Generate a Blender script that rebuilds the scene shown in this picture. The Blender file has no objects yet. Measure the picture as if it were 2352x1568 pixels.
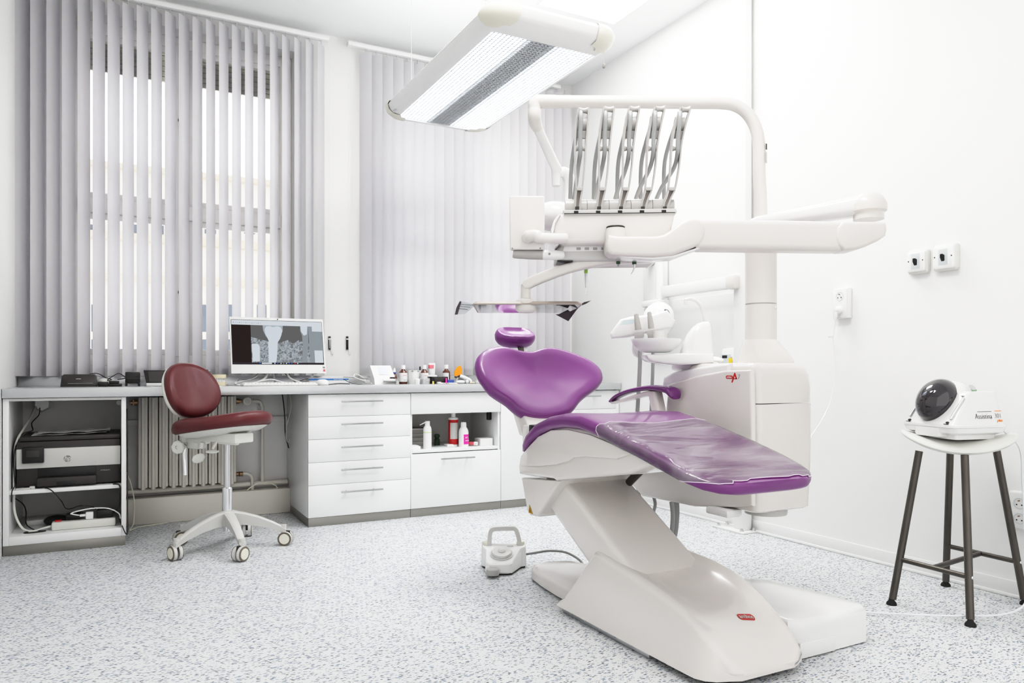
import bpy, bmesh, math, random
from mathutils import Vector, Matrix
random.seed(7)
scn = bpy.context.scene
COL = scn.collection
PI = math.pi
# ------------------------------------------------------------------ camera calibration (metres; room axes)
# X runs along the window wall to the right, Y runs into the room towards the window wall, Z is up.
F, HOR, HC, YAW = 1711.0, 851.8, 0.90, math.radians(27.78)
CY, SY = math.cos(YAW), math.sin(YAW)
def ray(x, y):
    u = (x - 1176.0) / F
    return Vector((u*CY + SY, CY - u*SY, (HOR - y) / F))
EYE = Vector((0, 0, HC))
def oX(x, y, X): r = ray(x, y); return EYE + r*(X/r.x)
def oY(x, y, Y): r = ray(x, y); return EYE + r*(Y/r.y)
def oZ(x, y, Z): r = ray(x, y); return EYE + r*((Z-HC)/r.z)
def oD(x, y, d): return EYE + ray(x, y)*d
def oP(x, y, p0, n):
    r = ray(x, y); p0 = Vector(p0); n = Vector(n)
    return EYE + r*((p0-EYE).dot(n)/r.dot(n))
def V(*a): return Vector(a)
# ------------------------------------------------------------------ materials
def s2l(c):
    return tuple(((v/255.0)/12.92 if v/255.0 <= 0.04045 else ((v/255.0+0.055)/1.055)**2.4) for v in c)
def newmat(name):
    m = bpy.data.materials.new(name); m.use_nodes = True
    nt = m.node_tree; b = nt.nodes['Principled BSDF']
    return m, nt, b
def mat(name, rgb, rough=0.4, metal=0.0, coat=0.0, trans=0.0, emit=None, es=1.0, var=0.03, bump=0.0, bscale=200.0, spec=0.5, ior=1.5, alpha=1.0, sheen=0.0):
    m, nt, b = newmat(name)
    c = s2l(rgb)
    b.inputs['Roughness'].default_value = rough
    b.inputs['Metallic'].default_value = metal
    b.inputs['Coat Weight'].default_value = coat
    b.inputs['Coat Roughness'].default_value = 0.08
    b.inputs['Transmission Weight'].default_value = trans
    b.inputs['Specular IOR Level'].default_value = spec
    b.inputs['IOR'].default_value = ior
    b.inputs['Alpha'].default_value = alpha
    tc = nt.nodes.new('ShaderNodeTexCoord')
    nz = nt.nodes.new('ShaderNodeTexNoise'); nz.inputs['Scale'].default_value = 9.0; nz.inputs['Detail'].default_value = 3
    nt.links.new(tc.outputs['Object'], nz.inputs['Vector'])
    mx = nt.nodes.new('ShaderNodeMix'); mx.data_type = 'RGBA'
    lo = tuple(max(0, v*(1-var)) for v in c); hi = tuple(min(1, v*(1+var)) for v in c)
    mx.inputs[6].default_value = (*lo, 1); mx.inputs[7].default_value = (*hi, 1)
    nt.links.new(nz.outputs['Fac'], mx.inputs[0])
    nt.links.new(mx.outputs[2], b.inputs['Base Color'])
    if emit is not None:
        b.inputs['Emission Color'].default_value = (*s2l(emit), 1); b.inputs['Emission Strength'].default_value = es
    if bump > 0:
        n2 = nt.nodes.new('ShaderNodeTexNoise'); n2.inputs['Scale'].default_value = bscale; n2.inputs['Detail'].default_value = 4
        nt.links.new(tc.outputs['Object'], n2.inputs['Vector'])
        bp = nt.nodes.new('ShaderNodeBump'); bp.inputs['Strength'].default_value = bump; bp.inputs['Distance'].default_value = 0.002
        nt.links.new(n2.outputs['Fac'], bp.inputs['Height']); nt.links.new(bp.outputs['Normal'], b.inputs['Normal'])
    return m
M = {}
M['wall'] = mat('wall_paint', (243,243,242), 0.75, var=0.01, bump=0.15, bscale=120)
M['ceil'] = mat('ceiling_paint', (248,249,249), 0.85, var=0.01)
M['wallback'] = mat('back_wall_paint', (240,239,237), 0.75, var=0.015, bump=0.15, bscale=120)
M['trim'] = mat('white_trim', (240,240,239), 0.45, var=0.01)
M['lam'] = mat('white_laminate', (243,244,244), 0.22, var=0.01)
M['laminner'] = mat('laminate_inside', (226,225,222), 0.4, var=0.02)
M['plinth'] = mat('aluminium_plinth', (150,148,143), 0.38, 0.55, var=0.05, bump=0.05)
M['steel'] = mat('brushed_steel', (205,206,208), 0.28, 0.85, var=0.04)
M['worktop'] = mat('worktop_silver', (200,201,203), 0.26, 0.45, var=0.04)
M['chrome'] = mat('chrome', (225,226,228), 0.08, 1.0, var=0.01)
M['mirror'] = mat('polished_steel', (222,222,224), 0.06, 1.0, var=0.02, bump=0.03, bscale=25)
M['alu'] = mat('handle_aluminium', (178,179,180), 0.3, 0.8)
M['gloss'] = mat('gloss_white_plastic', (228,223,219), 0.16, coat=0.5, var=0.01)
M['glossw'] = mat('cool_white_plastic', (241,241,240), 0.18, coat=0.4, var=0.01)
M['satin'] = mat('satin_warm_white', (225,220,215), 0.3, coat=0.2, var=0.01)
M['whip'] = mat('whip_grey_plastic', (186,183,180), 0.3, var=0.02)
M['whipdark'] = mat('whip_slot_grey', (128,120,116), 0.45, var=0.03)
M['hose'] = mat('grey_hose', (166,167,167), 0.4, var=0.02)
M['hosel'] = mat('light_hose', (205,210,212), 0.35, var=0.02)
M['purple'] = mat('purple_leatherette', (112,46,116), 0.42, var=0.05, bump=0.10, bscale=900, coat=0.45, spec=0.6)
M['burg'] = mat('burgundy_leatherette', (94,33,37), 0.36, var=0.06, bump=0.22, bscale=420, coat=0.12)
M['ivory'] = mat('ivory_plastic', (226,226,220), 0.4, var=0.02)
M['greyplastic'] = mat('grey_plastic', (176,174,171), 0.45, var=0.03)
M['lightgrey'] = mat('light_grey_plastic', (205,204,201), 0.42, var=0.02)
M['midgrey'] = mat('mid_grey_plastic', (140,139,137), 0.5, var=0.03)
M['black'] = mat('black_plastic', (28,26,26), 0.35, var=0.08)
M['darkgrey'] = mat('dark_grey_plastic', (58,54,53), 0.42, var=0.06)
M['rubber'] = mat('black_rubber', (30,29,29), 0.7, var=0.1)
M['rawsteel'] = mat('raw_steel', (96,92,88), 0.36, 0.75, var=0.28, bump=0.3, bscale=60)
M['enamel'] = mat('radiator_enamel', (224,220,212), 0.35, var=0.03)
M['brass'] = mat('aged_brass', (150,125,100), 0.35, 0.8, var=0.1)
M['tyre'] = mat('caster_tyre', (112,104,94), .5, var=.05)
M['red'] = mat('logo_red', (190,45,35), 0.4)
M['redpl'] = mat('red_print', (193,40,45), 0.4)
M['white'] = mat('paper_white', (246,246,245), 0.55, var=0.01)
M['grey7'] = mat('badge_grey', (196,196,196), 0.35)
M['amber'] = mat('amber_glass', (92,42,18), 0.12, var=0.1, coat=0.6)
M['magenta'] = mat('magenta_label', (246,60,170), 0.45)
M['orange'] = mat('orange_shield', (255,140,10), 0.25, var=0.02)
M['blue'] = mat('blue_print', (75,130,200), 0.45)
M['darkblue'] = mat('dark_blue_plastic', (62,80,150), 0.4)
M['green'] = mat('dark_green_grip', (52,82,56), 0.4)
M['lime'] = mat('lime_grip', (182,222,120), 0.4)
M['leafgreen'] = mat('pale_green_cap', (134,170,134), 0.4)
M['yellow'] = mat('yellow_sticker', (238,200,60), 0.5)
M['paleyellow'] = mat('pale_yellow_plastic', (240,220,130), 0.5)
M['pink'] = mat('pink_print', (235,110,120), 0.5)
M['cap'] = mat('yellowed_plastic', (228,226,211), 0.35, var=0.02)
M['gold'] = mat('warning_gold', (190,150,60), 0.4, 0.4)
M['cream'] = mat('cream_resin', (232,222,190), 0.35, var=0.06)
M['facade'] = mat('facade_plaster', (245,240,232), 0.8, var=0.03)
M['facadeband'] = mat('facade_band', (228,216,198), 0.8, var=0.03)
M['facadewin'] = mat('facade_window', (120,128,142), 0.3, var=0.1)
M['shutter'] = mat('shutter_slats', (176,172,166), 0.6, var=0.1)
M['frame'] = mat('window_frame_paint', (246,244,240), 0.4, var=0.02)
M['clear'] = mat('clear_acrylic', (250,250,250), 0.03, trans=1.0, var=0.0, ior=1.25)
M['beadgrey'] = mat('bead_grey', (150,148,140), 0.4)
def glassmat():
    m = bpy.data.materials.new('window_glass'); m.use_nodes = True; nt = m.node_tree; nt.nodes.clear()
    o = nt.nodes.new('ShaderNodeOutputMaterial'); t = nt.nodes.new('ShaderNodeBsdfTransparent'); g = nt.nodes.new('ShaderNodeBsdfGlossy')
    g.inputs['Roughness'].default_value = 0.02; t.inputs['Color'].default_value = (0.97, 0.98, 0.98, 1)
    fr = nt.nodes.new('ShaderNodeFresnel'); fr.inputs['IOR'].default_value = 1.35; mx = nt.nodes.new('ShaderNodeMixShader')
    nt.links.new(fr.outputs[0], mx.inputs[0]); nt.links.new(t.outputs[0], mx.inputs[1]); nt.links.new(g.outputs[0], mx.inputs[2]); nt.links.new(mx.outputs[0], o.inputs[0])
    return m
M['glass'] = glassmat()
def slatmat():
    m = bpy.data.materials.new('blind_fabric'); m.use_nodes = True; nt = m.node_tree; nt.nodes.clear()
    o = nt.nodes.new('ShaderNodeOutputMaterial'); d = nt.nodes.new('ShaderNodeBsdfDiffuse'); t = nt.nodes.new('ShaderNodeBsdfTranslucent')
    tc = nt.nodes.new('ShaderNodeTexCoord'); w = nt.nodes.new('ShaderNodeTexNoise'); w.inputs['Scale'].default_value = 60
    nt.links.new(tc.outputs['Object'], w.inputs['Vector'])
    mx0 = nt.nodes.new('ShaderNodeMix'); mx0.data_type = 'RGBA'
    mx0.inputs[6].default_value = (*s2l((217,215,214)), 1); mx0.inputs[7].default_value = (*s2l((224,222,222)), 1)
    nt.links.new(w.outputs['Fac'], mx0.inputs[0]); nt.links.new(mx0.outputs[2], d.inputs['Color'])
    t.inputs['Color'].default_value = (*s2l((226,226,238)), 1)
    mx = nt.nodes.new('ShaderNodeMixShader'); mx.inputs[0].default_value = 0.36
    nt.links.new(d.outputs[0], mx.inputs[1]); nt.links.new(t.outputs[0], mx.inputs[2]); nt.links.new(mx.outputs[0], o.inputs[0])
    return m
M['slat'] = slatmat()
def filmmat():
    m = bpy.data.materials.new('clear_plastic_film'); m.use_nodes = True; nt = m.node_tree; nt.nodes.clear()
    o = nt.nodes.new('ShaderNodeOutputMaterial'); t = nt.nodes.new('ShaderNodeBsdfTransparent'); d = nt.nodes.new('ShaderNodeBsdfDiffuse'); g = nt.nodes.new('ShaderNodeBsdfGlossy')
    d.inputs['Color'].default_value = (0.80, 0.76, 0.80, 1); g.inputs['Roughness'].default_value = 0.12
    tc = nt.nodes.new('ShaderNodeTexCoord'); mp = nt.nodes.new('ShaderNodeMapping'); mp.inputs['Scale'].default_value = (2.5, 9, 5)
    nz = nt.nodes.new('ShaderNodeTexNoise'); nz.inputs['Scale'].default_value = 1.0; nz.inputs['Detail'].default_value = 2; nz.inputs['Distortion'].default_value = 1.2
    bp = nt.nodes.new('ShaderNodeBump'); bp.inputs['Strength'].default_value = 0.55; bp.inputs['Distance'].default_value = 0.02
    nt.links.new(tc.outputs['Object'], mp.inputs['Vector']); nt.links.new(mp.outputs[0], nz.inputs['Vector']); nt.links.new(nz.outputs['Fac'], bp.inputs['Height']); nt.links.new(bp.outputs[0], g.inputs['Normal'])
    rp = nt.nodes.new('ShaderNodeMapRange'); rp.inputs[1].default_value = 0.35; rp.inputs[2].default_value = 0.7; rp.inputs[3].default_value = 0.06; rp.inputs[4].default_value = 0.26
    nt.links.new(nz.outputs['Fac'], rp.inputs[0])
    a = nt.nodes.new('ShaderNodeMixShader'); nt.links.new(rp.outputs[0], a.inputs[0])
    nt.links.new(t.outputs[0], a.inputs[1]); nt.links.new(d.outputs[0], a.inputs[2])
    fr = nt.nodes.new('ShaderNodeFresnel'); fr.inputs['IOR'].default_value = 1.5; nt.links.new(bp.outputs[0], fr.inputs['Normal'])
    b = nt.nodes.new('ShaderNodeMixShader'); nt.links.new(fr.outputs[0], b.inputs[0]); nt.links.new(a.outputs[0], b.inputs[1]); nt.links.new(g.outputs[0], b.inputs[2]); nt.links.new(b.outputs[0], o.inputs[0])
    return m
M['film'] = filmmat()
def domemat():
    m = mat('smoked_dome', (40,36,42), 0.04, coat=1.0, var=0.1)
    return m
M['dome'] = domemat()
def emat(name, rgb, s):
    m = bpy.data.materials.new(name); m.use_nodes = True; nt = m.node_tree; nt.nodes.clear()
    o = nt.nodes.new('ShaderNodeOutputMaterial'); e = nt.nodes.new('ShaderNodeEmission'); e.inputs['Color'].default_value = (*s2l(rgb), 1); e.inputs['Strength'].default_value = s
    nt.links.new(e.outputs[0], o.inputs[0]); return m
def floormat():
    m, nt, b = newmat('speckled_vinyl'); L = nt.links.new
    b.inputs['Roughness'].default_value = 0.42; b.inputs['Specular IOR Level'].default_value = 0.4
    tc = nt.nodes.new('ShaderNodeTexCoord')
    base = nt.nodes.new('ShaderNodeTexNoise'); base.inputs['Scale'].default_value = 14; base.inputs['Detail'].default_value = 6
    L(tc.outputs['Object'], base.inputs['Vector'])
    col = nt.nodes.new('ShaderNodeMix'); col.data_type = 'RGBA'
    col.inputs[6].default_value = (*s2l((212,214,216)), 1); col.inputs[7].default_value = (*s2l((226,227,228)), 1)
    L(base.outputs['Fac'], col.inputs[0]); cur = col.outputs[2]
    for (sc, st, rot, thr, rad, c1, c2, op) in ((52, 2.4, 0.12, 0.83, 0.34, (78,90,110), (142,156,178), 0.95), (80, 2.2, -0.2, 0.84, 0.38, (44,46,56), (120,124,132), 0.95), (140, 1.7, 0.4, 0.82, 0.40, (80,86,98), (160,166,176), 0.85), (44, 1.9, 0.7, 0.90, 0.30, (118,134,158), (172,184,200), 0.85)):
        mp = nt.nodes.new('ShaderNodeMapping'); mp.inputs['Scale'].default_value = (1.0, st, 1.0); mp.inputs['Rotation'].default_value = (0, 0, rot)
        L(tc.outputs['Object'], mp.inputs['Vector'])
        wn = nt.nodes.new('ShaderNodeTexNoise'); wn.inputs['Scale'].default_value = sc*1.3; wn.inputs['Detail'].default_value = 2
        L(mp.outputs[0], wn.inputs['Vector'])
        add = nt.nodes.new('ShaderNodeVectorMath'); add.operation = 'MULTIPLY_ADD'; add.inputs[1].default_value = (0.008, 0.008, 0); L(wn.outputs['Color'], add.inputs[0]); L(mp.outputs[0], add.inputs[2])
        vo = nt.nodes.new('ShaderNodeTexVoronoi'); vo.voronoi_dimensions = '2D'; vo.inputs['Scale'].default_value = sc; L(add.outputs[0], vo.inputs['Vector'])
        sep = nt.nodes.new('ShaderNodeSeparateColor'); L(vo.outputs['Color'], sep.inputs[0])
        g = nt.nodes.new('ShaderNodeMath'); g.operation = 'GREATER_THAN'; g.inputs[1].default_value = thr; L(sep.outputs[0], g.inputs[0])
        l = nt.nodes.new('ShaderNodeMapRange'); l.inputs[1].default_value = rad+0.06; l.inputs[2].default_value = rad-0.06; L(vo.outputs['Distance'], l.inputs[0])
        mu = nt.nodes.new('ShaderNodeMath'); mu.operation = 'MULTIPLY'; L(g.outputs[0], mu.inputs[0]); L(l.outputs[0], mu.inputs[1])
        m2 = nt.nodes.new('ShaderNodeMath'); m2.operation = 'MULTIPLY'; m2.inputs[1].default_value = op; L(mu.outputs[0], m2.inputs[0])
        fc = nt.nodes.new('ShaderNodeMix'); fc.data_type = 'RGBA'; fc.inputs[6].default_value = (*s2l(c1), 1); fc.inputs[7].default_value = (*s2l(c2), 1); L(sep.outputs[1], fc.inputs[0])
        mm = nt.nodes.new('ShaderNodeMix'); mm.data_type = 'RGBA'; L(m2.outputs[0], mm.inputs[0]); L(cur, mm.inputs[6]); L(fc.outputs[2], mm.inputs[7]); cur = mm.outputs[2]
    L(cur, b.inputs['Base Color'])
    return m
M['floor'] = floormat()
# ------------------------------------------------------------------ mesh builder
def CR(pts, n=6, closed=False):
    P = [Vector(p) for p in pts]; out = []; N = len(P)
    rng = N if closed else N-1
    for i in range(rng):
        if closed: p0, p1, p2, p3 = P[(i-1) % N], P[i], P[(i+1) % N], P[(i+2) % N]
        else: p0, p1, p2, p3 = P[max(i-1, 0)], P[i], P[i+1], P[min(i+2, N-1)]
        for k in range(n):
            t = k/n; t2 = t*t; t3 = t2*t
            out.append(0.5*((2*p1)+(-p0+p2)*t+(2*p0-5*p1+4*p2-p3)*t2+(-p0+3*p1-3*p2+p3)*t3))
    if not closed: out.append(P[-1].copy())
    return out
def lerp(a, b, t): return a+(b-a)*t
def interp(tab, x):
    if x <= tab[0][0]: return tab[0][1]
    for (a, va), (b, vb) in zip(tab, tab[1:]):
        if x <= b: return lerp(va, vb, (x-a)/(b-a) if b > a else 0)
    return tab[-1][1]
class MB:
    def __init__(s): s.bm = bmesh.new()
    def _xf(s, vs, mat):
        if mat is not None: bmesh.ops.transform(s.bm, matrix=mat, verts=vs)
    def box(s, x0, x1, y0, y1, z0, z1, bev=0.0, seg=2, xf=None):
        x0, x1 = min(x0, x1), max(x0, x1); y0, y1 = min(y0, y1), max(y0, y1); z0, z1 = min(z0, z1), max(z0, z1)
        r = bmesh.ops.create_cube(s.bm, size=1.0); vs = r['verts']
        for v in vs:
            v.co = Vector((lerp(x0, x1, v.co.x+.5), lerp(y0, y1, v.co.y+.5), lerp(z0, z1, v.co.z+.5)))
        if bev > 0:
            es = list({e for v in vs for e in v.link_edges})
            b = min(bev, 0.49*min(x1-x0, y1-y0, z1-z0))
            rr = bmesh.ops.bevel(s.bm, geom=es, offset=b, segments=seg, profile=0.5, affect='EDGES')
            vs = [v for v in rr['verts'] if v.is_valid]+[v for v in vs if v.is_valid]
            vs = list(set(vs))
        s._xf(vs, xf); return s
    def loft(s, rings, cap=True, closed=True):
        R = [[s.bm.verts.new(p) for p in ring] for ring in rings]
        n = len(R[0])
        for a, b in zip(R, R[1:]):
            for i in range(n if closed else n-1):
                j = (i+1) % n
                try: s.bm.faces.new((a[i], a[j], b[j], b[i]))
                except ValueError: pass
        if cap and closed:
            for ring in (R[0][::-1], R[-1]):
                try: s.bm.faces.new(ring)
                except ValueError: pass
        return s
    def fan(s, rings, c0=None, c1=None):
        """closed rings joined, ends closed by fans to centre points"""
        R = [[s.bm.verts.new(p) for p in ring] for ring in rings]; n = len(R[0])
        for a, b in zip(R, R[1:]):
            for i in range(n):
                j = (i+1) % n; s.bm.faces.new((a[i], a[j], b[j], b[i]))
        for ring, c in ((R[0], c0), (R[-1], c1)):
            c = Vector(c) if c is not None else sum((v.co for v in ring), Vector())/n
            cv = s.bm.verts.new(c)
            for i in range(n): s.bm.faces.new((ring[i], ring[(i+1) % n], cv))
        return s
    def tube(s, pts, r, seg=10, cap=True):
        P = [Vector(p) for p in pts]
        P = [p for i, p in enumerate(P) if i == 0 or (p-P[i-1]).length > 1e-6]
        n = len(P); rr = r if isinstance(r, (list, tuple)) else [r]*n
        if len(rr) != n: rr = [interp([(k/(len(rr)-1), v) for k, v in enumerate(rr)], i/(n-1)) for i in range(n)]
        t = (P[1]-P[0]).normalized(); up = Vector((0, 0, 1)) if abs(t.z) < 0.9 else Vector((1, 0, 0))
        nrm = (up - t*up.dot(t)).normalized(); rings = []
        for i in range(n):
            tt = ((P[min(i+1, n-1)]-P[max(i-1, 0)])).normalized()
            nrm = (nrm - tt*nrm.dot(tt)).normalized(); bn = tt.cross(nrm)
            rings.append([P[i]+(nrm*math.cos(2*PI*k/seg)+bn*math.sin(2*PI*k/seg))*rr[i] for k in range(seg)])
        return s.loft(rings, cap)
    def cyl(s, p0, p1, r0, r1=None, seg=24, cap=True):
        return s.tube([p0, p1], [r0, r0 if r1 is None else r1], seg, cap)
    def lathe(s, c, prof, seg=28, axis='Z', xf=None):
        """prof = (radius, height) pairs about c"""
        c = Vector(c); rings = []
        for r, h in prof:
            ring = []
            for k in range(seg):
                a = 2*PI*k/seg; x, y = r*math.cos(a), r*math.sin(a)
                d = Vector((x, y, h)) if axis == 'Z' else (Vector((h, x, y)) if axis == 'X' else Vector((y, h, x)))
                if xf is not None: d = xf @ d
                ring.append(c+d)
            rings.append(ring)
        return s.loft(rings, True)
    def prism(s, poly, d, bev=0.0, seg=2):
        """poly = 3D outline, extruded along vector d, both rims rounded by bev"""
        d = Vector(d); P = [Vector(p) for p in poly]; n = len(P)
        if bev <= 0: return s.loft([P, [p+d for p in P]])
        nd = d.normalized(); ar = sum((P[i].cross(P[(i+1) % n]) for i in range(n)), Vector()).dot(nd)
        if ar < 0: P = P[::-1]
        inw = []
        for i in range(n):
            e0 = (P[i]-P[i-1]); e1 = (P[(i+1) % n]-P[i]); e0 -= nd*e0.dot(nd); e1 -= nd*e1.dot(nd)
            n0 = nd.cross(e0.normalized()); n1 = nd.cross(e1.normalized()); b = n0+n1
            L = b.length
            if L < 1e-5: b = n0.copy(); k = 1.0
            else: b /= L; k = min(1.6, 1.0/max(.35, b.dot(n0)))
            inw.append(b*k)
        D = d.length; bv = min(bev, D*.49); prof = []
        for k in range(seg+1):
            t = PI/2*k/seg; prof.append((bv*(1-math.cos(t)), bv*(1-math.sin(t))))
        rings = [[p+w*ins+nd*dep for p, w in zip(P, inw)] for dep, ins in [(a_, b_) for a_, b_ in prof]]
        rings += [[p+w*ins+nd*(D-dep) for p, w in zip(P, inw)] for dep, ins in prof[::-1]]
        return s.loft(rings)
    def ell(s, c, r, seg=24, rings=14, xf=None):
        c = Vector(c); out = []
        for i in range(1, rings):
            ph = PI*i/rings
            ring = []
            for k in range(seg):
                a = 2*PI*k/seg
                d = Vector((r[0]*math.sin(ph)*math.cos(a), r[1]*math.sin(ph)*math.sin(a), r[2]*math.cos(ph)))
                ring.append(c+(xf @ d if xf is not None else d))
            out.append(ring)
        d0 = Vector((0, 0, r[2])); d1 = Vector((0, 0, -r[2]))
        if xf is not None: d0, d1 = xf @ d0, xf @ d1
        return s.fan(out, c+d0, c+d1)
    def quad(s, a, b, c, d):
        s.bm.faces.new([s.bm.verts.new(Vector(p)) for p in (a, b, c, d)]); return s
    def poly(s, pts):
        s.bm.faces.new([s.bm.verts.new(Vector(p)) for p in pts]); return s
    def grid(s, rows):
        R = [[s.bm.verts.new(p) for p in r] for r in rows]
        for a, b in zip(R, R[1:]):
            for i in range(len(a)-1): s.bm.faces.new((a[i], a[i+1], b[i+1], b[i]))
        return s
WL = {}
def kids(o): return [c for c in bpy.data.objects if c.parent == o]
def thing(name, label, cat, loc=(0, 0, 0), group=None):
    o = bpy.data.objects.new(name, None); COL.objects.link(o); o.empty_display_size = 0.05
    o.location = loc; WL[o] = Vector(loc); o['label'] = label; o['category'] = cat
    if group: o['group'] = group
    return o
def put(name, mb, m, parent=None, sm=35, recalc=True, label=None, flat=False):
    bm = mb.bm
    if recalc: bmesh.ops.recalc_face_normals(bm, faces=bm.faces)
    off = WL[parent] if parent is not None else Vector((0, 0, 0))
    me = bpy.data.meshes.new(name)
    if parent is not None: bmesh.ops.translate(bm, verts=bm.verts, vec=-off)
    bm.to_mesh(me); bm.free()
    mm = m if isinstance(m, bpy.types.Material) else M[m]
    me.materials.append(mm)
    if not flat and len(me.polygons):
        me.polygons.foreach_set('use_smooth', [True]*len(me.polygons))
        me.set_sharp_from_angle(angle=math.radians(sm))
    o = bpy.data.objects.new(name, me); COL.objects.link(o)
    if parent is not None: o.parent = parent; WL[o] = off.copy()
    if label: o['label'] = label
    return o
def solo(name, mb, m, label, cat, group=None, sm=35, loc=None):
    """a thing that is one mesh, origin at its base"""
    vs = mb.bm.verts; zs = min(v.co.z for v in vs); c = sum((v.co for v in vs), Vector())/len(vs); c.z = zs
    if loc is not None: c = Vector(loc)
    bmesh.ops.translate(mb.bm, verts=mb.bm.verts, vec=-c)
    o = put(name, mb, m, None, sm); o.location = c; WL[o] = c.copy()
    o['label'] = label; o['category'] = cat
    if group: o['group'] = group
    return o
def struct(name, mb, m, sm=30):
    o = put(name, mb, m, None, sm); o['kind'] = 'structure'; WL[o] = Vector((0, 0, 0)); return o
def copytree(o, parent=None):
    c = o.copy(); COL.objects.link(c)
    if parent is not None: c.parent = parent
    for ch in kids(o): copytree(ch, c)
    WL[c] = WL.get(o, Vector()).copy()
    return c
def text(name, s, size, origin, xd, yd, m, parent, depth=0.0006, shear=0.0, space=1.0, align='CENTER', lift=0.0012, sx=1.0, bold=0.0):
    """lettering as a thin mesh; xd = reading direction, yd = up direction"""
    cu = bpy.data.curves.new('t', 'FONT'); cu.body = s; cu.size = size; cu.extrude = depth; cu.shear = shear; cu.space_character = space
    cu.align_x = align; cu.align_y = 'CENTER'; cu.offset = bold
    to = bpy.data.objects.new('t', cu); COL.objects.link(to)
    dg = bpy.context.evaluated_depsgraph_get(); me = bpy.data.meshes.new_from_object(to.evaluated_get(dg))
    bpy.data.objects.remove(to); bpy.data.curves.remove(cu)
    xd = Vector(xd).normalized(); yd = Vector(yd); yd = (yd-xd*yd.dot(xd)).normalized(); zd = xd.cross(yd)
    off = WL[parent]; o3 = Vector(origin)+zd*lift-off
    for v in me.vertices: v.co = o3+xd*(v.co.x*sx)+yd*v.co.y+zd*v.co.z
    me.materials.clear(); me.materials.append(M[m] if isinstance(m, str) else m)
    o = bpy.data.objects.new(name, me); COL.objects.link(o); o.parent = parent; WL[o] = off.copy()
    return o
def rrect(w, h, r, n=5):
    """rounded rectangle outline, centred, as (a, b) pairs"""
    out = []; r = min(r, w/2*0.999, h/2*0.999)
    for cx, cy, a0 in ((w/2-r, h/2-r, 0), (-w/2+r, h/2-r, PI/2), (-w/2+r, -h/2+r, PI), (w/2-r, -h/2+r, 1.5*PI)):
        for k in range(n+1):
            a = a0+PI/2*k/n; out.append((cx+r*math.cos(a), cy+r*math.sin(a)))
    return out
def super_ring(w, h, e, n=36):
    out = []
    for k in range(n):
        a = 2*PI*k/n; c, s_ = math.cos(a), math.sin(a)
        out.append((w*math.copysign(abs(c)**(2/e), c), h*math.copysign(abs(s_)**(2/e), s_)))
    return out
# ================================================================== room shell
XL, XR, YB, ZC = -0.505, 3.155, 4.98, 3.145
YF = -0.9
struct('floor', MB().box(XL-.2, XR+.2, -2.6, YB+.3, -0.1, 0), 'floor')
struct('ceiling', MB().box(XL-.2, XR+.2, YF, YB+.3, ZC, ZC+.1), 'ceil')
struct('wall_left', MB().box(XL-.2, XL, YF, YB+.3, 0, ZC), 'wall')
struct('wall_right', MB().box(XR, XR+.2, YF, YB+.3, 0, ZC), 'wall')
W1 = (-0.29, 1.02, 0.93, 2.99); W2 = (1.52, 2.80, 0.93, 2.99)
mb = MB()
for (x0, x1, z0, z1) in ((XL, XR, 0, W1[2]), (XL, XR, W1[3], ZC), (XL, W1[0], W1[2], W1[3]), (W1[1], W2[0], W1[2], W1[3]), (W2[1], XR, W1[2], W1[3])):
    mb.box(x0, x1, YB, YB+.3, z0, z1)
struct('wall_back', mb, 'wallback')
# right baseboard with its small white coving
mb = MB().box(XR-.012, XR, YF, YB-.66, 0.012, 0.066, .003); mb.box(XR-.02, XR, YF, YB-.66, 0, 0.014, .004)
struct('baseboard_right', mb, 'trim')
# boxed trunking along the foot of the window wall under the worktop
struct('baseboard_back', MB().box(0.03, 0.985, YB-.12, YB, 0, .155, .006), 'enamel')
struct('trim_1', MB().box(0.03, 0.985, YB-.02, YB, .575, .61, .004), 'wallback')
def window(n, w):
    x0, x1, z0, z1 = w; y0, y1 = 5.10, 5.16; mid = (x0+x1)/2-.03 if n == 1 else (x0+x1)/2
    f = MB()
    for a in ((x0, x0+.075, z0, z1), (x1-.075, x1, z0, z1), (x0+.07, x1-.07, z1-.07, z1), (x0+.07, x1-.07, z0, z0+.07)):
        f.box(a[0], a[1], y0, y1, a[2], a[3], .006)
    f.box(mid-.05, mid+.05, y0-.02, y1, z0+.06, z1-.06, .008)
    f.box(x0+.07, x1-.07, y0-.012, y1, 1.845, 1.935, .008)
    fr = struct('window_%d' % n, f, 'frame')
    for (a, b) in ((x0+.075, mid-.05), (mid+.05, x1-.075)):
        for (c, d) in ((z0+.07, 1.845), (1.935, z1-.07)):
            s = MB()
            for q in ((a, a+.035, c, d), (b-.035, b, c, d), (a+.03, b-.03, c, c+.035), (a+.03, b-.03, d-.035, d)): s.box(q[0], q[1], y0+.008, y1-.012, q[2], q[3], .004)
            sh = put('casement', s, 'frame', fr)
            put('pane', MB().box(a+.03, b-.03, y0+.03, y0+.034, c+.03, d-.03), 'glass', sh)
        t = MB()
        for k in range(6): t.box(a+.01, b-.01, y1+.01, y1+.03, 2.72+k*.033, 2.72+k*.033+.03, .003)
        put('roller_shutter', t, 'shutter', fr)
    for zz in (1.39, 2.46):
        put('window_knob', MB().lathe((mid, y0-.02, zz), [(.002, 0), (.012, -.002), (.015, -.014), (.012, -.026), (.002, -.03)], 14, 'Y'), 'brass', fr)
    return fr
window(1, W1); window(2, W2)
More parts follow.
